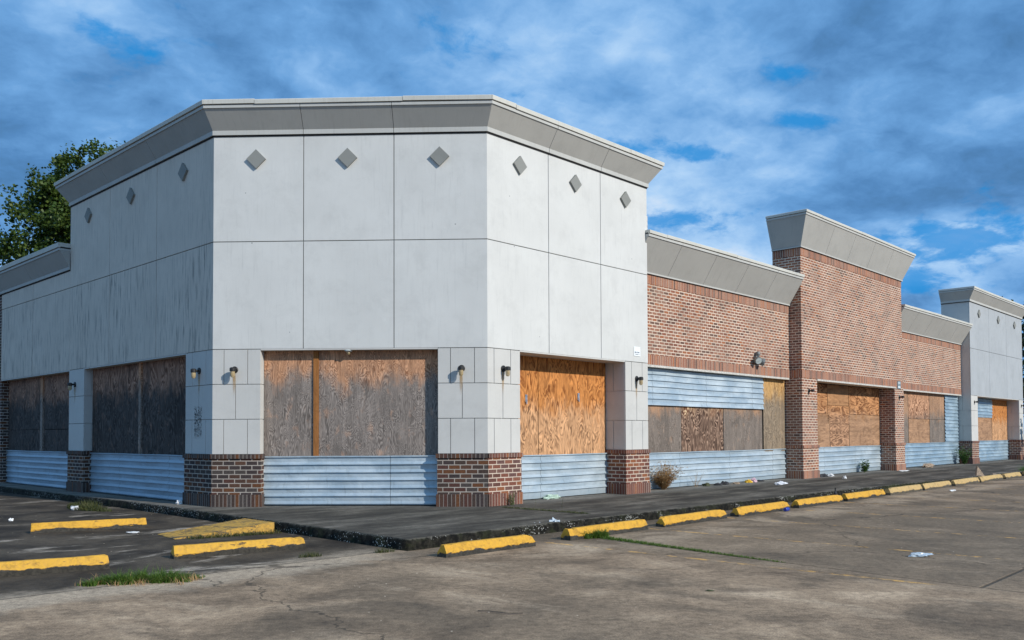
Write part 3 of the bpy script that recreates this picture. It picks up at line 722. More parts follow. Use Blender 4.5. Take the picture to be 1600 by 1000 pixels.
cornice(BT, 6.70, .03, 7.52, 7.66, .36, [None, [1.6, 3.15, 4.7, 6.25], None], thick=.30, label='tall flared grey cornice over the brick tower')
cornice([FR.w(20.31, -.36, 0), FR.w(27.99, -.36, 0)], 5.06, .03, 5.76, 5.90, .46, [[1.5, 3.1, 4.6, 6.1]], thick=.25)
cornice([FR.w(28.0, -1.1, 0), FR.w(28.0, 0, 0), FR.w(36.1, 0, 0), FR.w(36.1, -1.1, 0)], 6.84, .10, 7.27, 7.42, .26, [None, [2.7, 5.4], None], thick=.4, label='grey cornice of the far stucco tower')
cornice([FL.w(12.4, 0, 0), FL.w(6.93, 0, 0)], 5.33, .09, 5.78, 5.96, .26, [[2.9]], thick=.3)

# -- left wing wall and what follows it
t = MB(); panels(t, FL, [6.95, 9.5, 12.0], [Z3, Z2, 5.33], ends=(False, True)); t.build('stucco_wall', M['stucco_dirty'], bld)['label'] = 'low stucco wing wall at the far left'
t = MB(); FL.box(t, 6.96, 12.0, -.5, -PT - .003, Z3 + .01, 5.4); t.build('joint_backing', M['tile'], bld)
t = MB(); FL.box(t, 6.96, 11.99, -.45, -.004, Z3 - .02, Z3 + .006); t.build('soffit', M['stucco_pier'], bld)
t = MB(); FL.box(t, 12.0 + .003, 24, -.6, -.02, ZS - .05, 5.36); t.build('brick_wall', M['brick_dark'], bld)['label'] = 'dark brick wall at the far left edge'

# -- diamond tiles
def diamond(fr, a, z, h=.175):
    d_ = MB(); o1 = .045
    P4 = [(a - h, z), (a, z - h), (a + h, z), (a, z + h)]
    d_.face([fr.w(x, o1, y) for x, y in P4], P4); d_.face([fr.w(x, .0005, y) for x, y in P4], P4)
    for (x0, y0), (x1, y1) in zip(P4, P4[1:] + P4[:1]): d_.face([fr.w(x0, .0005, y0), fr.w(x1, .0005, y1), fr.w(x1, o1, y1), fr.w(x0, o1, y0)], [(x0, y0), (x1, y1), (x1, y1), (x0, y0)])
    d_.build('diamond_tile', M['tile'], bld)
for a in (.786, 2.45, 4.113): diamond(FF, a, 6.415)
for a in (.844, 2.47, 4.148): diamond(FR, a, 6.43)
for a in (1.16, 3.53, 5.82): diamond(FL, a, 6.44)
for a in (29.25, 32.1, 34.75): diamond(FR, a, 6.45)

# -- brick walls of the right wing
def brickwall(fr, a0, a1, o0, o1, zt, name='brick_wall', sides=False, lab=None, z0=3.0):
    w_ = MB()
    fr.box(w_, a0, a1, o0, o1, z0 + .22, zt - .22, 0)
    fr.box(w_, a0 - .0005, a1 + .0005, o0, o1 + .006, z0, z0 + .218, 1); fr.box(w_, a0 - .0005, a1 + .0005, o0, o1 + .006, zt - .218, zt, 1)
    o = w_.build(name, [M['brick_wall'], M['soldier_wall']], bld)
    if lab: o['label'] = lab
    return o
bw = brickwall(FR, 4.97, 12.49, -.62, -.36, 5.06, lab='pinkish brick wall beside the corner tower')
t = MB(); FR.box(t, 4.97, 12.42, -.48, -.335, 2.945, 2.995); t.build('lintel', M['angle'], bw)
bt = brickwall(FR, 12.5, 20.3, -.85, 0, 6.70, lab='tall brick tower wall over the middle storefront')
t = MB(); FR.box(t, 13.45, 19.57, -.4, .028, 2.945, 2.995); t.build('lintel', M['angle'], bt)
bw = brickwall(FR, 20.31, 27.99, -.62, -.36, 5.06, lab='far brick wall before the second white tower')
t = MB(); FR.box(t, 20.42, 27.9, -.48, -.335, 2.945, 2.995); t.build('lintel', M['angle'], bw)
for a0, a1 in ((12.5, 13.48), (19.55, 20.38)):
    t = MB(); FR.box(t, a0, a1, -.70, -.001, ZC, 3.0 - .001)
    p_ = t.build('brick_pier', M['brick_wall'], bld)
    brickbase(FR, a0, a1, -.70, 0, None, (1, 1)).build('pier_base', [M['brick_wall'], M['soldier_wall']], p_)

# -- second stucco tower
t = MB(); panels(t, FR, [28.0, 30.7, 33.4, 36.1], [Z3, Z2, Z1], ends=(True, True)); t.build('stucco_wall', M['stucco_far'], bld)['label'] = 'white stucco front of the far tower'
t = MB(); FR.box(t, 28.02, 36.08, -1.1, -PT - .003, Z3 + .01, Z1 + .3); t.build('stucco_wall', M['stucco_pier'], bld)['label'] = 'shaded side of the far tower'
t = MB(); FR.box(t, 28.9, 35.38, -.6, -.004, Z3 - .02, Z3 + .006); t.build('soffit', M['stucco_pier'], bld)
pier(FR, 28.0, 28.9, -.62, [[], [], []], None, RD, M['stucco_pier'], (1, 1))
pier(FR, 35.38, 36.1, -.62, [[], [], []], None, RD, M['stucco_pier'], (1, 1))

# -- corrugated metal sheets (real ribs)
def corrugated(fr, a0, a1, off, z0, z1, mat, name='corrugated_sheet', period=.142, rib=.032, seed=1, lap=False, rail=True, label=None):
    mb = MB(); rnd = random.Random(seed)
    pr = []; z = z1
    if rail: pr += [(rib * .9, z1), (rib * .9, z1 - .022), (0, z1 - .03)]; z = z1 - .03
    else: pr += [(0, z1)]
    k = 0
    while z - period > z0 - .02:
        if lap:
            pr += [(rib * .25, z - period * .5), (rib, z - period + .006), (0., z - period)]
        else:
            pr += [(.0, z - period * .52), (rib * .92, z - period * .80), (rib, z - period * .90), (0., z - period * .96)]
        z -= period
    pr += [(0, z0)]
    n_ = max(4, int((a1 - a0) / .12)); cols_ = []
    sag = lambda a: noise.noise(Vector((a * .6 + seed, 3.3, 0))) * .012
    for i in range(n_ + 1):
        a = a0 + (a1 - a0) * i / n_
        cols_.append([fr.w(a, off + o + noise.noise(Vector((a * 1.7, z_ * 3.1, seed * 5.))) * .011 + noise.noise(Vector((a * 6., z_ * 9, seed * 3.))) * .003, z_ + sag(a) * (1 if z_ > z0 + .1 else .3)) for o, z_ in pr])
    for i in range(n_):
        for j in range(len(pr) - 1):
            a = a0 + (a1 - a0) * i / n_; b = a0 + (a1 - a0) * (i + 1) / n_
            mb.face([cols_[i][j], cols_[i + 1][j], cols_[i + 1][j + 1], cols_[i][j + 1]], [(a, pr[j][1]), (b, pr[j][1]), (b, pr[j + 1][1]), (a, pr[j + 1][1])])
    o = mb.build(name, mat, bld, merge=True, fixn=False)
    if label: o['label'] = label
    return o
def sheet(fr, a0, a1, off, z0, z1, mat, name='plywood_sheet', label=None, tilt=0.):
    b_ = MB(); fr.box(b_, a0 + .005, a1 - .005, off - .018, off, z0, z1)
    o = b_.build(name, M[mat], bld)
    if label: o['label'] = label
    return o
bk = MB()
FF.box(bk, .87, 4.07, -.30, -.24, ZS, Z3 - .021); FR.box(bk, .85, 4.12, -.60, -.56, ZS, Z3 - .021); FL.box(bk, 1.04, 6.03, -.30, -.24, ZS, Z3 - .021)
FL.box(bk, 6.95, 12.0, -.32, -.26, ZS, Z3 - .021); FR.box(bk, 4.96, 12.5, -.62, -.56, ZS, 2.99); FR.box(bk, 13.4, 19.6, -.62, -.56, ZS, 2.99)
FR.box(bk, 20.3, 28.0, -.62, -.56, ZS, 2.99); FR.box(bk, 28.9, 35.4, -.62, -.56, ZS, Z3 - .021)
bk.build('window_backing', M['dark'], bld)
ZT = 1.045
corrugated(FF, .885, 4.06, -.175, ZS + .015, ZT, M['metal'], seed=1, label='light blue corrugated sheet under the front boards')
sheet(FF, .875, 1.80, -.185, ZT - .1, 2.955, 'ply_front'); sheet(FF, 1.88, 4.07, -.185, ZT - .1, 2.955, 'ply_front')
b_ = MB(); FF.box(b_, 1.79, 1.88, -.20, -.155, ZT - .02, 2.955); b_.build('batten', M['batten'], bld)['label'] = 'orange-brown batten between the front plywood sheets'
# left side of tower
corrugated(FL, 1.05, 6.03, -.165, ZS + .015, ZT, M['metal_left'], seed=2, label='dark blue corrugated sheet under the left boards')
sheet(FL, 1.045, 3.38, -.185, ZT - .1, 2.955, 'ply_left'); sheet(FL, 3.46, 6.03, -.187, ZT - .1, 2.955, 'ply_left')
b_ = MB(); FL.box(b_, 3.36, 3.47, -.20, -.150, ZT - .02, 2.955); b_.build('batten', M['ply_front'], bld)
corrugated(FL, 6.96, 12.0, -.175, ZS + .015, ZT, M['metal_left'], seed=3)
sheet(FL, 6.95, 9.2, -.195, 1.6, 2.955, 'ply_left'); sheet(FL, 9.4, 12.0, -.197, 1.6, 2.955, 'ply_left'); sheet(FL, 6.95, 9.2, -.197, ZT - .1, 1.585, 'ply_left'); sheet(FL, 9.4, 12.0, -.199, ZT - .1, 1.59, 'ply_left')
b_ = MB(); FL.box(b_, 9.2, 9.36, -.21, -.155, ZT - .02, 2.955); b_.build('batten', M['ply_front'], bld)
# right side of tower
corrugated(FR, .86, 4.12, -.50, ZS + .015, ZT - .03, M['metal'], seed=4)
sheet(FR, .6, 1.92, -.515, ZT - .1, 2.955, 'ply_orange', label='bright orange plywood'); sheet(FR, 1.93, 4.12, -.52, ZT - .1, 2.955, 'ply_orange', label='bright orange plywood')
for (a_, z_) in ((1.56, 2.12), (3.17, 2.20)):
    hs = MB(); FR.box(hs, a_ - .03, a_ + .03, -.515, -.500, z_ - .075, z_ + .075); FR.box(hs, a_ - .012, a_ + .012, -.499, -.485, z_ - .11, z_ - .02); hs.build('hasp', M['can_silver'], bld)
# brick wall 1
corrugated(FR, 4.97, 12.45, -.505, ZS + .015, ZT - .06, M['metal'], seed=5)
corrugated(FR, 4.97, 11.15, -.49, 2.08, 2.93, M['metal'], seed=6, lap=True, rail=False, label='upper lapped metal sheet over the plywood')
for a0, a1, mt in ((4.97, 7.08, 'ply_grey'), (7.08, 9.05, 'ply_swirl'), (9.07, 11.14, 'ply_grey')): sheet(FR, a0, a1, -.52, ZT - .15, 2.10, mt)
sheet(FR, 11.18, 12.46, -.505, ZT - .12, 2.94, 'ply_strip', label='tall narrow plywood strip')
# brick tower opening
corrugated(FR, 13.45, 19.56, -.50, ZS + .015, ZT - .04, M['metal'], seed=8)
for a0, a1, z0, z1, mt in ((13.4, 15.33, 2.03, 2.94, 'ply_tan'), (15.35, 16.93, 2.30, 2.94, 'ply_plain'), (16.95, 19.56, 2.03, 2.94, 'ply_tan'), (13.4, 15.48, ZT - .1, 2.02, 'ply_plain'), (15.34, 17.05, 1.72, 2.29, 'ply_tan'),
                       (15.5, 16.95, ZT - .1, 1.71, 'ply_tan'), (16.97, 19.56, ZT - .1, 2.02, 'ply_plain')):
    sheet(FR, a0, a1, -.515 - (.004 if mt == 'x' else 0), z0, z1, mt)
# wall 3
corrugated(FR, 20.38, 27.98, -.50, ZS + .015, ZT, M['metal_far'], seed=9)
for a0, a1, z0, z1, mt in ((20.4, 22.27, ZT - .1, 2.94, 'ply_grey'), (22.3, 24.55, 1.95, 2.94, 'ply_wall'), (22.3, 24.55, ZT - .1, 1.94, 'ply_plain'), (24.58, 26.3, 1.95, 2.94, 'ply_grey'), (24.58, 26.3, ZT - .1, 1.94, 'ply_grey')): sheet(FR, a0, a1, -.515, z0, z1, mt)
corrugated(FR, 26.32, 27.98, -.505, ZT, 2.93, M['metal_far'], seed=10, lap=True, rail=False)
# tower 2
corrugated(FR, 28.91, 35.37, -.50, ZS + .015, ZT + .03, M['metal_far'], seed=11)
corrugated(FR, 30.5, 32.85, -.50, 2.10, 2.93, M['metal_far'], seed=12, lap=True, rail=False)
sheet(FR, 28.9, 30.48, -.515, ZT - .1, 2.95, 'ply_orange'); sheet(FR, 30.5, 32.85, -.52, ZT - .1, 2.12, 'ply_plain'); sheet(FR, 32.87, 35.38, -.515, ZT - .1, 2.95, 'ply_orange')

# scribbled paint on the shaded corner pier
gq = MB(); gq.face([FL.w(.37, .006, 1.36), FL.w(.70, .006, 1.36), FL.w(.70, .006, 1.98), FL.w(.37, .006, 1.98)], [(0, 0), (1, 0), (1, 1), (0, 1)])
gq.build('graffiti', M['scribble'], bld, fixn=False)

# ------------------------------------------------------------------ wall lamps
def make_lamp(fr, a, z, off, label, rust=True, broken=False):
    rz = math.atan2(fr.d.y, fr.d.x)
    o = thing('wall_lamp', label, 'wall lamp', tuple(fr.w(a, off, z)), math.atan2(fr.n.x, -fr.n.y), 'jelly-jar wall lamps on the piers')
    X, Y, Z = Vector((1, 0, 0)), Vector((0, -1, 0)), Vector((0, 0, 1))     # Y is outward
    mbp = MB(); mbp.lathe([(.0, 0), (.062, 0), (.062, .012), (.05, .022), (0, .022)], Vector((0, 0, 0)), Y, X, Z, 20); mbp.build('back_plate', M['black'], o, world=False)
    mbc = MB(); mbc.lathe([(.018, .0), (.018, .10)], Vector((0, -.015, .0)), Y, X, Z, 10); mbc.lathe([(.045, -.035), (.052, -.03), (.052, .02), (.035, .036), (0, .04)], Vector((0, -.115, 0)), Z, X, Vector((0, 1, 0)), 18)
    mbc.build('hood', M['black'], o, world=False)
    if not broken:
        mg = MB(); mg.lathe([(.040, -.035), (.043, -.07), (.040, -.11), (.026, -.14), (.0, -.146)], Vector((0, -.115, 0)), Z, X, Vector((0, 1, 0)), 18); mg.build('glass_jar', M['glass'], o, world=False, smooth=True)
        mg = MB(); mg.lathe([(.02, -.036), (.024, -.07), (.018, -.10), (0, -.108)], Vector((0, -.115, 0)), Z, X, Vector((0, 1, 0)), 12); mg.build('bulb', M['brass'], o, world=False, smooth=True)
    if rust:
        mr = MB(); mr.face([(-.05, -.003, -.50), (.03, -.003, -.50), (.03, -.003, -.05), (-.05, -.003, -.05)], [(0, 0), (1, 0), (1, 1), (0, 1)]); mr.build('rust_stain', M['rust'], o, world=False, fixn=False)
    return o
mg_, N = new_mat('frosted_jar')
g1 = N.n('ShaderNodeBsdfPrincipled', ins={'Base Color': (.50, .38, .20, 1), 'Roughness': .2, 'Alpha': .70, 'Specular IOR Level': .8})
N.n('ShaderNodeOutputMaterial', ins={'Surface': g1.outputs[0]}); M['glass'] = mg_
make_lamp(FF, .405, 2.60, 0, 'black wall lamp with rust streak on the left front pier, beside the grey weathered boards')
make_lamp(FF, 4.50, 2.60, 0, 'black wall lamp on the front face of the pier right of the grey weathered boards')
make_lamp(FR, .40, 2.61, 0, 'black wall lamp on the sunny side of the corner pier, left of the orange plywood')
make_lamp(FR, 4.53, 2.61, 0, 'black wall lamp on the stucco pier between orange plywood and brick wall')
make_lamp(FL, .50, 2.61, 0, 'shaded wall lamp above the scribbled paint on the left corner pier')
make_lamp(FL, 6.57, 2.62, 0, 'shaded wall lamp on the slim pier between the two black boarded openings')
make_lamp(FR, 12.93, 2.64, 0, 'small broken wall lamp on the first all-brick pier', False, True)
make_lamp(FR, 19.97, 2.66, 0, 'small broken wall lamp on the second all-brick pier', False, True)
make_lamp(FR, 28.45, 2.70, 0, 'tiny broken wall lamp on the left pier of the far white tower', False, True)
make_lamp(FR, 35.75, 2.70, 0, 'tiny wall lamp on the last pier at the right edge', False, True)

# floodlight on brick wall
o = thing('floodlight', 'twin floodlight mounted on the pinkish brick wall above the lapped metal sheet', 'floodlight', tuple(FR.w(10.45, -.354, 3.42)), math.atan2(nR.x, -nR.y))
X, Y, Z = Vector((1, 0, 0)), Vector((0, -1, 0)), Vector((0, 0, 1))
t = MB(); t.cube(Vector((0, -.04, -.02)), X * .07, Y * .04, Z * .10); t.build('mounting_box', M['flood'], o, world=False)
def head(c, d, s_=1.):
    t = MB(); d = d.normalized(); e1 = d.cross(Z).normalized(); e2 = e1.cross(d)
    t.lathe([(.03, -.10), (.07, -.08), (.10, 0.), (.105, .05), (.085, .055)], c, d, e1, e2, 14); h_ = t.build('lamp_head', M['flood'], o, world=False)
    t = MB(); t.lathe([(.085, .050), (.085, .058)], c, d, e1, e2, 14); t.build('lens', M['lens'], h_, world=False)
head(Vector((-.12, -.15, -.05)), Vector((-.5, -.8, -.45))); head(Vector((.14, -.14, -.08)), Vector((.7, -.8, -.35)))
t = MB(); t.lathe([(.05, -.05), (.06, 0), (.05, .06), (0, .075)], Vector((0.03, -.08, .13)), Z, X, Y, 12); t.build('photocell', M['flood'], o, world=False)

o = thing('soffit_light', 'small white dome light under the head above the grey front plywood', 'light', tuple(FF.w(2.45, -.07, Z3 - .02)))
t = MB(); t.lathe([(.0, 0), (.075, 0), (.075, -.018), (.05, -.032), (0, -.036)], Vector((0, 0, 0)), Z, X, Y, 18); t.build('base', M['lens'], o, world=False)
t = MB(); t.lathe([(.03, -.033), (.034, -.055), (.02, -.08), (0, -.085)], Vector((0, 0, 0)), Z, X, Y, 14); t.build('lens', M['glass'], o, world=False)

def text(body, size, o, loc, rot, mat, name='lettering'):
    cu = bpy.data.curves.new(name, 'FONT'); cu.body = body; cu.size = size; cu.align_x = 'CENTER'; cu.extrude = .0008
    tx = bpy.data.objects.new(name, cu); col.objects.link(tx); tx.parent = o; tx.location = loc; tx.rotation_euler = rot; cu.materials.append(mat)
    return tx
o = thing('notice_sign', 'small white notice with two dark lines of print on the stucco above the right pier', 'sign', tuple(FR.w(4.55, .002, 3.20)), math.atan2(nR.x, -nR.y))
t = MB(); t.cube(Vector((0, -.004, 0)), X * .115, Y * .004, Z * .10); t.build('sign_board', M['signwhite'], o, world=False)
# two worn lines, unreadable at this distance
rr = random.Random(3)
for zl, hh in ((-.018, .014), (-.062, .012)):
    x_ = -.09; t = MB()
    while x_ < .085:
        w_ = rr.uniform(.006, .013)
        if rr.random() < .86: t.cube(Vector((x_ + w_ / 2, -.0095, zl + rr.uniform(-.002, .002))), X * w_ * .42, Y * .0012, Z * hh * rr.uniform(.7, 1.1))
        x_ += w_ * 1.25
    t.build('lettering', M['ink'], o, world=False)
o = thing('wall_plate', 'small blue-grey plate on the soldier course above the second all-brick pier', 'sign', tuple(FR.w(19.92, .009, 3.06)), math.atan2(nR.x, -nR.y))
t = MB(); t.cube(Vector((0, -.006, .01)), X * .14, Y * .005, Z * .13); t.build('plate', M['signgrey'], o, world=False)
t = MB(); t.cube(Vector((0, -.013, -.06)), X * .11, Y * .0015, Z * .022); t.build('lettering', M['signwhite'], o, world=False); t = MB(); t.cube(Vector((0, -.013, .08)), X * .11, Y * .0015, Z * .012); t.build('lettering', M['signwhite'], o, world=False)

# little metal box on the tower edge above the brick wing
t = MB(); FR.box(t, 4.965, 5.06, -.30, -.05, 5.95, 6.25); t.build('scupper_box', M['angle'], bld)

# ------------------------------------------------------------------ wheel stops
def make_stop(p0, p1, label, mat='stop', seed=0, h=.145, w=.17, group='yellow concrete wheel stops'):
    p0 = Vector((*p0, 0)); p1 = Vector((*p1, 0)); d = p1 - p0; L_ = d.length; rz = math.atan2(d.y, d.x)
    nn = Vector((-d.y, d.x, 0)).normalized(); c = (p0 + p1) / 2 + nn * w / 2
    o = MB(); n_ = 40; rnd = random.Random(seed)
    prof = [(-w / 2, -.02), (-w / 2, .055), (-w / 2 + .035, h - .03), (-w / 2 + .055, h), (w / 2 - .055, h), (w / 2 - .035, h - .03), (w / 2, .055), (w / 2, -.02)]
    secs = []
    for i in range(n_ + 1):
        x = -L_ / 2 + L_ * i / n_
        e = min(i, n_ - i); sh = {0: .80, 1: .95}.get(e, 1.)
        s_ = []
        for (y, z) in prof:
            q = Vector((x, y, z)); k = noise.noise(q * 3 + Vector((seed * 3.1, 0, 0))) * .004 + noise.noise(q * 19 + Vector((seed * 3.1, 0, 0))) * .0018
            chip = 0
            if e < 4 and z > .1: chip = max(0, noise.noise(q * 9 + Vector((seed * 1.7, 4, 0)))) * .05
            s_.append(Vector((x + (.012 if i == 0 else -.012 if i == n_ else 0) * (z / h), y * (1 if e else .95) + k, z * (1 if z < .05 else (sh * .12 + .88)) + k - chip)))
        secs.append(s_)
    for a, b in zip(secs, secs[1:]):
        for j in range(len(prof) - 1): o.face([a[j], b[j], b[j + 1], a[j + 1]])
    o.face(secs[0]); o.face(secs[-1][::-1])
    ob = o.build('wheel_stop', M[mat], merge=True)
    ob.location = c; ob.rotation_euler = (0, 0, rz)
    return tag(ob, label, 'wheel stop', group)
make_stop((-.76, 10.02), (.30, 11.07), 'yellow wheel stop just right of the sidewalk corner, the nearest of the right-hand row', 'stop', seed=1)
sp = [(-1.97, -.14, 'yellow wheel stop with green grass growing at its foot, second from the sidewalk corner'), (.26, 2.16, 'yellow wheel stop right after the one with grass at its foot'),
      (2.50, 4.45, 'yellow wheel stop with a blue can lying in front of it'), (4.78, 6.85, 'yellow wheel stop just beyond the one with the blue can'), (7.02, 9.15, 'last bright yellow wheel stop, with a black bottle behind its far side'),
      (9.40, 11.55, 'first faded cream wheel stop after the bright yellow ones'), (11.65, 13.75, 'second faded cream wheel stop, beyond the kerb weeds'), (14.0, 16.2, 'third faded cream wheel stop along the kerb'),
      (16.3, 18.6, 'faded cream wheel stop beside the pointed concrete shard'), (18.75, 20.6, 'small broken faded wheel stop near the right edge'), (21.2, 23.3, 'last faded wheel stop, cut by the right edge')]
for i, (a0, a1, lb) in enumerate(sp):
    of = 3.54 if i < 9 else 3.56
    p0 = FR.w(a0, of, 0); p1 = FR.w(a1, of - .02, 0)
    make_stop((p0.x, p0.y), (p1.x, p1.y), lb, 'stop' if i < 5 else 'stop_pale', seed=i + 5, h=.15 if i < 5 else .155)
make_stop((-3.88, 10.0), (-2.58, 10.9), 'yellow wheel stop with a blackened foot, in front of the worn yellow ramp', 'stop_dirty', seed=31)
make_stop((-7.02, 12.70), (-5.66, 13.51), 'clean yellow wheel stop at the back left, near the blue corrugated sheet', seed=32)
make_stop((-5.65, 8.42), (-4.29, 9.30), 'yellow wheel stop cut off by the left edge, beside the grass clump', 'stop_dirty', seed=33)

# yellow kerb ramp
t = MB(); G1 = Vector((-5.10, 12.52, .006)); G2 = Vector((-4.62, 11.93, .006)); K1 = Vector((-4.10, 13.36, ZS + .008)); K2 = Vector((-3.48, 12.74, ZS + .008))
dn = Vector((0, 0, .16))
n_ = 14
for i in range(n_):
    for j in range(5):
        def Q(u, v):
            p = G1.lerp(K1, u).lerp(G2.lerp(K2, u), v); return p + Vector((0, 0, noise.noise(p * 5) * .008 * (1 if 0 < u < 1 else 0)))
        t.face([Q(i / n_, j / 5), Q((i + 1) / n_, j / 5), Q((i + 1) / n_, (j + 1) / 5), Q(i / n_, (j + 1) / 5)])
t.face([G2, K2, K2 - dn, G2 - dn]); t.face([G1, K1, K1 - dn, G1 - dn]); t.face([K1, K2, K2 - dn, K1 - dn]); t.face([G1, G2, G2 - dn, G1 - dn]); 
o = t.build('kerb_ramp', M['ramp'], merge=True); tag(o, 'worn yellow painted ramp rising to the sidewalk', 'ramp')

# ------------------------------------------------------------------ vegetation
def blades(mb, cx, cy, z0, rx, ry, n, h, w=.006, lean=.5, rnd=random, rot=0.):
    for _ in range(n):
        r = math.sqrt(rnd.random()); th = rnd.random() * 6.283
        lx, ly = r * rx * math.cos(th), r * ry * math.sin(th)
        x = cx + lx * math.cos(rot) - ly * math.sin(rot); y = cy + lx * math.sin(rot) + ly * math.cos(rot)
        a = rnd.random() * 6.283; hh = h * rnd.uniform(.45, 1.) * (1.1 - .5 * r); l_ = lean * hh * rnd.uniform(.2, 1.3)
        dx_, dy_ = math.cos(a), math.sin(a); wx, wy = -dy_ * w, dx_ * w
        b = Vector((x, y, z0)); m1 = b + Vector((dx_ * l_ * .35, dy_ * l_ * .35, hh * .6)); tp = b + Vector((dx_ * l_, dy_ * l_, hh))
        ww = Vector((wx, wy, 0))
        mb.face([b - ww, b + ww, m1 + ww * .7, m1 - ww * .7]); mb.face([m1 - ww * .7, m1 + ww * .7, tp])
def weedplant(name, cx, cy, z0, h, n, mat, label, leaf=.03, spread=.5, kind_cat='weed', stems=True, stemmat=None, seed=1, group=None):
    rnd = random.Random(seed); root = thing(name, label, kind_cat, (cx, cy, z0), 0, group)
    st = MB(); lf = MB()
    for _ in range(n):
        a = rnd.random() * 6.283; l_ = h * rnd.uniform(.4, 1.); sp_ = spread * rnd.uniform(.2, 1.)
        d = Vector((math.cos(a) * sp_, math.sin(a) * sp_, 1)).normalized(); p = Vector((rnd.uniform(-.03, .03), rnd.uniform(-.03, .03), -.01)); prev = p
        k = 6
        for i in range(1, k + 1):
            q = p + d * l_ * i / k + Vector((math.cos(a), math.sin(a), 0)) * sp_ * l_ * .25 * (i / k) ** 2 + Vector((rnd.uniform(-1, 1), rnd.uniform(-1, 1), 0)) * .008
            wv = Vector((-math.sin(a), math.cos(a), 0)) * .0025
            st.face([prev - wv, prev + wv, q + wv * .8, q - wv * .8])
            for _k in range(2):
                b = rnd.random() * 6.283; u = Vector((math.cos(b), math.sin(b), rnd.uniform(-.1, .7))).normalized() * leaf * rnd.uniform(.5, 1.3); v = u.cross(Vector((rnd.random(), rnd.random(), 1))).normalized() * leaf * .22
                lf.face([q, q + u * .5 + v, q + u, q + u * .5 - v])
            prev = q
    st.build('stem', stemmat or mat, root, world=False, fixn=False); lf.build('leaf', mat, root, world=False, fixn=False)
    tag(root.children[1], kind=None)
    return root
# grass clump front left
gr = MB(); rnd = random.Random(4)
for _ in range(46):
    u = rnd.uniform(-1, 1); hh = (1 - abs(u) ** 2.5) * rnd.uniform(.6, 1.1)
    bx_, by_ = -3.60 + .50 * u * .94, 8.43 + .50 * u * .33 + rnd.uniform(-.12, .14)
    blades(gr, bx_, by_, 0, .07, .05, 60, .04 + .13 * hh, .0034, rnd.uniform(.8, 1.9), rnd, 0)
gc = gr.build('grass_clump', M['grass'], fixn=False); tag(gc, 'low green grass clump growing from the pavement joint at the front left', 'grass')
gr = MB()
for _ in range(26): blades(gr, -3.60 + rnd.uniform(-.5, .5), 8.43 + rnd.uniform(-.22, .26), 0, .07, .05, 12, .10, .003, 1.6, rnd, 0)
gr.build('dead_blades', M['dry'], gc, fixn=False)
# grass by wheel stop and along the joint
gr = MB(); rnd = random.Random(5)
p_ = Vector((.98, 12.0, 0))
for _ in range(16): blades(gr, 1.12 + rnd.uniform(-.25, .25), 11.93 + rnd.uniform(-.1, .1), 0, .08, .05, 60, rnd.uniform(.08, .19), .004, 1.2, rnd, 0)
for i in range(26):
    u = i / 25; q = Vector((1.06, 12.09, 0)).lerp(Vector((2.92, 9.60, 0)), u); k = .06 * (1 - u) + .02
    blades(gr, q.x, q.y, 0, .10, k, int(170 * (1 - u * .75)), .055 * (1 - .6 * u) + .01, .003, 1., rnd, -.95)
tag(gr.build('grass_strip', M['grass'], fixn=False), 'thin line of grass growing along the pavement joint', kind='stuff')
# grass along kerb left
gr = MB(); rnd = random.Random(6)
for i in range(20):
    u = i / 19; q = FL.w(3.9 - 1.7 * u, .95 + .25 * math.sin(u * 3), 0); blades(gr, q.x, q.y, 0, .20, .10, 70, .13, .004, 1.1, rnd, 2.3)
blades(gr, *FL.w(3.5, .8, 0).xy, 0, .7, .15, 260, .22, .004, .9, rnd, 2.3)
tag(gr.build('kerb_grass', M['grass_dull'], fixn=False), 'patchy dull grass along the left kerb', kind='stuff')
# ramp grass
gr = MB(); rnd = random.Random(8)
for i in range(10):
    q = Vector((-4.35, 11.98, 0)).lerp(Vector((-3.45, 12.58, 0)), i / 9); blades(gr, q.x, q.y, 0, .12, .05, 60, .09, .0035, 1., rnd, .6)
tag(gr.build('ramp_grass', M['grass_dull'], fixn=False), 'dull grass along the foot of the yellow ramp', kind='stuff')
# kerb weeds far right
gr = MB(); rnd = random.Random(9)
for i in range(16):
    q = FR.w(10.4 + i * .22, 3.12, 0); blades(gr, q.x, q.y, 0, .16, .10, 110, .25 * rnd.uniform(.6, 1), .005, .8, rnd, .8)
tag(gr.build('kerb_weeds', M['grass_dull'], fixn=False), 'green weeds between kerb and faded wheel stops', kind='stuff')
gr = MB(); rnd = random.Random(10)
for i in range(14):
    q = FR.w(22 + i * .3, 3.3, 0); blades(gr, q.x, q.y, 0, .3, .2, 90, .55 * rnd.uniform(.6, 1), .007, .7, rnd, .8)
tag(gr.build('edge_weeds', M['weed'], fixn=False), 'taller green weeds by the kerb at the right edge', kind='stuff')
# joint weeds in sidewalk near corner pier
gr = MB(); rnd = random.Random(11)
for i in range(12):
    u = i / 11; q = FR.w(.02 + .0 * u, .45 + 1.7 * u, 0); blades(gr, q.x, q.y, ZS, .05, .14, 60, .05, .003, 1., rnd, .8)
tag(gr.build('joint_grass', M['grass_dull'], fixn=False), 'sparse grass in the sidewalk joint before the corner pier', kind='stuff')
gr = MB(); rnd = random.Random(12)
for (x, y) in ((-2.35, 10.15), (-1.55, 10.52)): blades(gr, x, y, 0, .14, .05, 130, .09, .003, 1., rnd, .5)
tag(gr.build('crack_grass', M['grass_dull'], fixn=False), 'little grass tufts near the kerb corner', kind='stuff')
q = FR.w(6.02, -.33, ZS); weedplant('dry_weed', q.x, q.y, ZS, .68, 300, M['dry'], 'brown dead bush against the corrugated sheet by the stucco pier', .05, .9, seed=2)
q = FR.w(7.35, -.30, ZS); weedplant('dry_weed', q.x, q.y, ZS, .42, 14, M['dry'], 'sparse dry weed stalks right of the brown dead bush', .02, .8, seed=3)
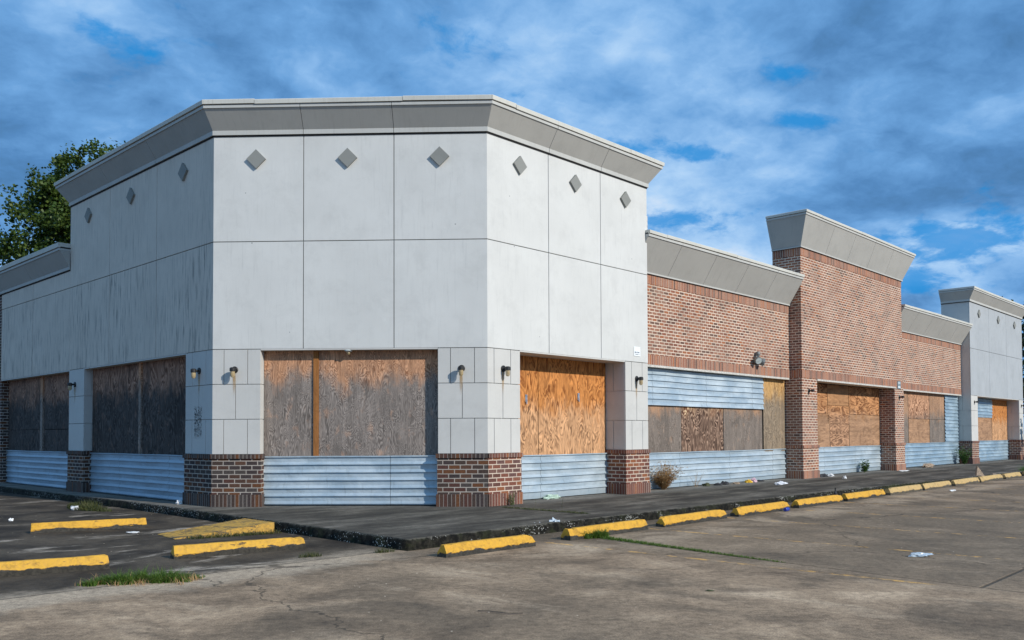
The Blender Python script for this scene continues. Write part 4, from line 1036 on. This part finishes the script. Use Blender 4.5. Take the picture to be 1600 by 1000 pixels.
q = FR.w(.50, .12, ZS); weedplant('small_weed', q.x, q.y, ZS, .28, 16, M['weed'], 'small green weed at the foot of the sunny corner pier', .03, .35, seed=4)
q = FR.w(17.6, -.30, ZS); weedplant('small_weed', q.x, q.y, ZS, .42, 22, M['weed'], 'bright green weed before the metal sheet under the tan plywood', .10, .6, seed=5)
q = FR.w(27.5, -.15, ZS); weedplant('green_shrub', q.x, q.y, ZS, .75, 60, M['weed'], 'green weedy shrub at the foot of the far white tower pier', .09, .5, 'shrub', seed=6)
for k_, (s_, o_, h_) in enumerate(((1.0, 1.0, .22), (1.35, 1.15, .26))):
    q = FR.w(s_ - .8, o_ - .1 + .2 * k_, ZS); weedplant('stalk_weed', q.x, q.y, ZS, h_, 1, M['grass_dull'], ['thin weed stalk in the sidewalk joint, nearer the pier', 'taller thin weed stalk in the sidewalk joint, nearer the kerb'][k_], .012, .2, seed=20 + k_)
q = FR.w(24.4, -.3, ZS); weedplant('twig_weed', q.x, q.y, ZS, .30, 3, M['dry'], 'thin dry twig sticking up under the far brick wall', .02, .6, seed=25)

# trees
def tree(name, base, trunk_h, crown_c, crown_r, nblob, nleaf, mat, label, seed, leaf=.16, trunk_r=.3):
    rnd = random.Random(seed); root = thing(name, label, 'tree', base)
    t = MB(); cc = Vector(crown_c)
    def limb(a, b, r0, r1, seg=6):
        prev = None; ax = (b - a).normalized(); e1 = ax.orthogonal().normalized(); e2 = ax.cross(e1)
        for i in range(seg + 1):
            u = i / seg; c = a.lerp(b, u) + (e1 * noise.noise(Vector((u * 3, seed, r0 * 50))) + e2 * noise.noise(Vector((seed, u * 3, r0 * 50)))) * .25 * math.sin(u * 3.14); r = r0 + (r1 - r0) * u
            ring = [c + (e1 * math.cos(k * .7854) + e2 * math.sin(k * .7854)) * r for k in range(8)]
            if prev:
                for k in range(8): t.face([prev[k], prev[(k + 1) % 8], ring[(k + 1) % 8], ring[k]])
            prev = ring
    limb(Vector((0, 0, -.2)), Vector((0, 0, trunk_h)), trunk_r, trunk_r * .7)
    blobs = []
    for i in range(nblob):
        while True:
            v = Vector((rnd.uniform(-1, 1), rnd.uniform(-1, 1), rnd.uniform(-1, 1)))
            if .35 < v.length < 1: break
        c = cc + Vector((v.x * crown_r[0], v.y * crown_r[1], v.z * crown_r[2])); r = rnd.uniform(.55, 1.15) * min(crown_r) * .30
        blobs.append((c, r))
        if i % 3 == 0: limb(Vector((0, 0, trunk_h * rnd.uniform(.6, 1.))), c, trunk_r * .3, .025, 7)
    t.build('trunk', M['bark'], root, world=False, fixn=False)
    c_ = MB()
    per = nleaf // nblob
    for (c, r) in blobs:
        # twigs as small sub-clusters so that gaps stay open
        subs = [c + Vector((rnd.gauss(0, 1), rnd.gauss(0, 1), rnd.gauss(0, .75))) * r * .62 for _ in range(13)]
        for _ in range(per):
            s0 = rnd.choice(subs); p = s0 + Vector((rnd.gauss(0, 1), rnd.gauss(0, 1), rnd.gauss(0, 1))) * r * .17
            a = Vector((rnd.gauss(0, 1), rnd.gauss(0, 1), rnd.gauss(0, .6))).normalized() * leaf * rnd.uniform(.6, 1.2); b = a.cross(Vector((rnd.gauss(0, 1), rnd.gauss(0, 1), rnd.gauss(0, 1)))).normalized() * leaf * .38
            c_.face([p - a * .5, p + b, p + a * .5, p - b])
    c_.build('crown', mat, root, world=False, fixn=False)
    return root
tree('broadleaf_tree', (-14.2, 32.0, 0), 5.0, (0, 0, 7.8), (3.8, 3.0, 4.0), 130, 110000, M['leaf'], 'tall green leafy tree rising behind the left end of the building', 11, .135, .35)
tree('broadleaf_tree', (-18.6, 33.5, 0), 3.6, (0, 0, 5.7), (2.4, 2.2, 1.9), 40, 30000, M['leaf'], 'lower green tree crown at the left edge, beside the tall one', 12, .135, .28)
q = FR.w(41.5, -2.5, 0)
tree('dark_tree', (q.x, q.y, 0), 3.5, (0, 0, 5.4), (2.6, 2.4, 2.9), 40, 14000, M['leaf_dark'], 'dark tree beyond the far end of the building at the right edge', 13, .2, .25)
q = FR.w(35.6, .55, ZS)
tree('dark_bush', (q.x + .45, q.y - .1, ZS), .5, (0, 0, 1.3), (.45, .45, 1.1), 16, 3000, M['leaf_dark'], 'dark upright bush before the last brick pier at the right edge', 14, .09, .04)

# ------------------------------------------------------------------ litter
def crumple(name, pos, size, mat, label, cat='litter', seed=0, flat=.35, rz=0., group=None):
    rnd = random.Random(seed); bm = bmesh.new(); bmesh.ops.create_icosphere(bm, subdivisions=3, radius=1.)
    for v in bm.verts:
        n_ = noise.noise(v.co * 1.7 + Vector((seed, 0, 0))) * .55 + noise.noise(v.co * 4.3 + Vector((0, seed, 0))) * .35 + noise.noise(v.co * 9 + Vector((0, 0, seed))) * .16
        v.co *= 1 + n_; v.co.z = max(v.co.z, -.55)
        v.co = Vector((v.co.x * size[0], v.co.y * size[1], (v.co.z + .5) * size[2]))
    me = bpy.data.meshes.new(name); bm.to_mesh(me); bm.free(); me.materials.append(M[mat])
    o = bpy.data.objects.new(name, me); col.objects.link(o); o.location = pos; o.rotation_euler = (0, 0, rz)
    return tag(o, label, cat, group)
def fw(a, o, z=ZS): return tuple(FR.w(a, o, z))
aR = math.atan2(dR.y, dR.x)
crumple('crumpled_cloth', fw(9.55, .80), (.24, .08, .05), 'white_litter', 'crumpled white cloth lying on the sidewalk before the first brick pier', 'cloth', 1, rz=aR)
crumple('plastic_bag', fw(2.15, -.36), (.20, .08, .06), 'green_litter', 'pale green crumpled bag at the foot of the metal sheet under orange plywood', 'bag', 2, rz=aR)
crumple('litter_rag', fw(7.75, -.25), (.10, .07, .05), 'olive_litter', 'olive rag by the metal sheet, leftmost of the litter row', 'rag', 3)
crumple('litter_rag', fw(8.25, -.22), (.09, .07, .035), 'dark_litter', 'flat dark rag second in the litter row by the metal sheet', 'rag', 4)
crumple('litter_rag', fw(8.62, -.25), (.10, .07, .055), 'dark_litter', 'peaked dark rag third in the litter row by the metal sheet', 'rag', 5)
crumple('cardboard_scrap', fw(8.95, -.12), (.10, .06, .035), 'tan_litter', 'brown cardboard scrap between dark rags and yellow wrapper', 'scrap', 6)
crumple('food_wrapper', fw(9.75, -.20), (.08, .06, .05), 'yellow_litter', 'yellow food wrapper by the metal sheet', 'wrapper', 7)
crumple('food_wrapper', fw(10.05, -.22), (.08, .05, .07), 'pink', 'pale pink wrapper right of the yellow one', 'wrapper', 8)
crumple('litter_rag', fw(10.5, -.26), (.10, .05, .03), 'dark_litter', 'thin dark rag right of the pink wrapper', 'rag', 9)
crumple('litter_pile', fw(13.95, -.10), (.24, .11, .06), 'dark_litter', 'dark rag heap at the right foot of the first brick pier', 'rag', 10, rz=aR)
crumple('paper_scrap', fw(14.3, .0), (.10, .07, .05), 'foam', 'white scrap beside the dark rag heap', 'paper', 11)
crumple('paper_scrap', fw(13.3, .85), (.05, .05, .05), 'foam', 'small white ball on the open sidewalk before the brick tower', 'paper', 12)
crumple('paper_sheet', fw(19.3, .35), (.35, .10, .02), 'foam', 'flat white paper near the second brick pier', 'paper', 13, rz=aR)
crumple('cardboard_scrap', fw(23.2, -.15), (.42, .14, .10), 'tan_litter', 'tan crushed box under the far brick wall', 'box', 14, rz=aR)
crumple('foam_cup', tuple(FL.w(1.08, .10, ZS)), (.055, .055, .055), 'foam', 'round white foam cup at the shaded foot of the left corner pier', 'cup', 15)
crumple('trash_heap', (.40, 12.62, 0), (.16, .08, .09), 'white_litter', 'white trash wedged against the kerb between the first two wheel stops', 'trash', 16, rz=aR)
crumple('trash_heap', (.62, 12.80, 0), (.12, .08, .12), 'plastic', 'bluish plastic bag wedged against the kerb beside the white trash', 'bag', 17, rz=aR)
crumple('leaf_litter', (.25, 12.50, 0), (.22, .07, .05), 'tan_litter', 'brown leaf litter at the kerb foot behind the first wheel stop', 'leaves', 18, rz=aR)
crumple('plastic_bag', (4.66, 9.98, 0), (.12, .05, .03), 'plastic', 'clear crumpled plastic lying alone on the open lot at the right', 'bag', 19)
crumple('paper_scrap', tuple(FL.w(3.0, 1.25, 0)), (.09, .05, .05), 'foam', 'white scrap in the dull grass by the left kerb', 'paper', 20)
crumple('paper_scrap', (-8.4, 14.6, 0), (.04, .04, .03), 'foam', 'tiny white scrap on the dark slab at the far left', 'paper', 21)
crumple('paper_scrap', (-5.55, 12.75, 0), (.09, .03, .012), 'foam', 'flat white flake between the back wheel stop and the ramp', 'paper', 22)
crumple('green_leaf', (1.77, 7.85, 0), (.035, .02, .008), 'olive_litter', 'small green leaf on the bare concrete at lower right', 'leaf', 23)
crumple('paper_scrap', fw(11.9, 4.1, 0), (.16, .05, .02), 'foam', 'white flake before the faded wheel stops', 'paper', 24, rz=aR)
# shard
q = FR.w(17.6, 3.18, 0); t = MB()
tri = [Vector((-.20, 0, 0)), Vector((.24, 0, 0)), Vector((-.10, .03, .42))]
off_ = Vector((0, .06, 0)); t.face(tri); t.face([p + off_ for p in tri]); 
for a, b in zip(tri, tri[1:] + tri[:1]): t.face([a, b, b + off_, a + off_])
o = t.build('concrete_shard', M['tan_litter']); o.location = q; o.rotation_euler = (0, 0, aR - .5); tag(o, 'pointed concrete shard standing behind the far faded wheel stops', 'rubble')
crumple('rubble_heap', fw(18.6, 3.3, 0), (.5, .16, .10), 'tan_litter', 'low brown rubble heap right of the pointed shard', 'rubble', 30, rz=aR)
# can
def lying(name, loc, rz, L_, r, mats, label, cat, upright=False):
    o = thing(name, label, cat, loc, rz)
    ax = Vector((0, 0, 1)) if upright else Vector((1, 0, 0)); e1 = Vector((0, 1, 0)); e2 = ax.cross(e1); c = Vector((0, 0, 0 if upright else r))
    t = MB(); t.lathe([(r * .8, 0), (r, .01), (r, L_ - .012), (r * .8, L_)] if not upright else [(r, 0), (r, L_ * .6), (r * .4, L_ * .8), (r * .4, L_ * .97)], c, ax, e1, e2, 16); t.build('body', mats[0], o, world=False, smooth=False)
    t = MB(); t.lathe([(r * (.78 if not upright else .45), 0), (r * (.78 if not upright else .45), .006 if not upright else .03)], c + ax * (L_ if not upright else L_ * .97), ax, e1, e2, 16); t.build('lid' if not upright else 'cap', mats[1], o, world=False)
    return o
q = FR.w(3.95, 3.66, 0); lying('drink_can', tuple(q), aR + .1, .16, .036, [M['can_blue'], M['can_silver']], 'blue drink can lying before the wheel stop', 'can')
q = FR.w(7.2, 3.2, 0); lying('bottle', tuple(q), 0, .24, .035, [M['dark_litter'], M['black']], 'small black bottle standing between kerb and wheel stop', 'bottle', True)
t = MB(); pts = [Vector((-.28, 6.98, .006)), Vector((-.18, 6.93, .012)), Vector((-.05, 6.86, .010)), Vector((.08, 6.88, .006))]
for a, b in zip(pts, pts[1:]):
    w_ = (b - a).cross(Z).normalized() * .005; u_ = Vector((0, 0, .006))
    t.face([a - w_, b - w_, b + u_, a + u_]); t.face([a + w_, b + w_, b + u_, a + u_])
tag(t.build('twig', M['stick'], fixn=False), 'thin dark twig on the bare concrete in the foreground', 'twig')
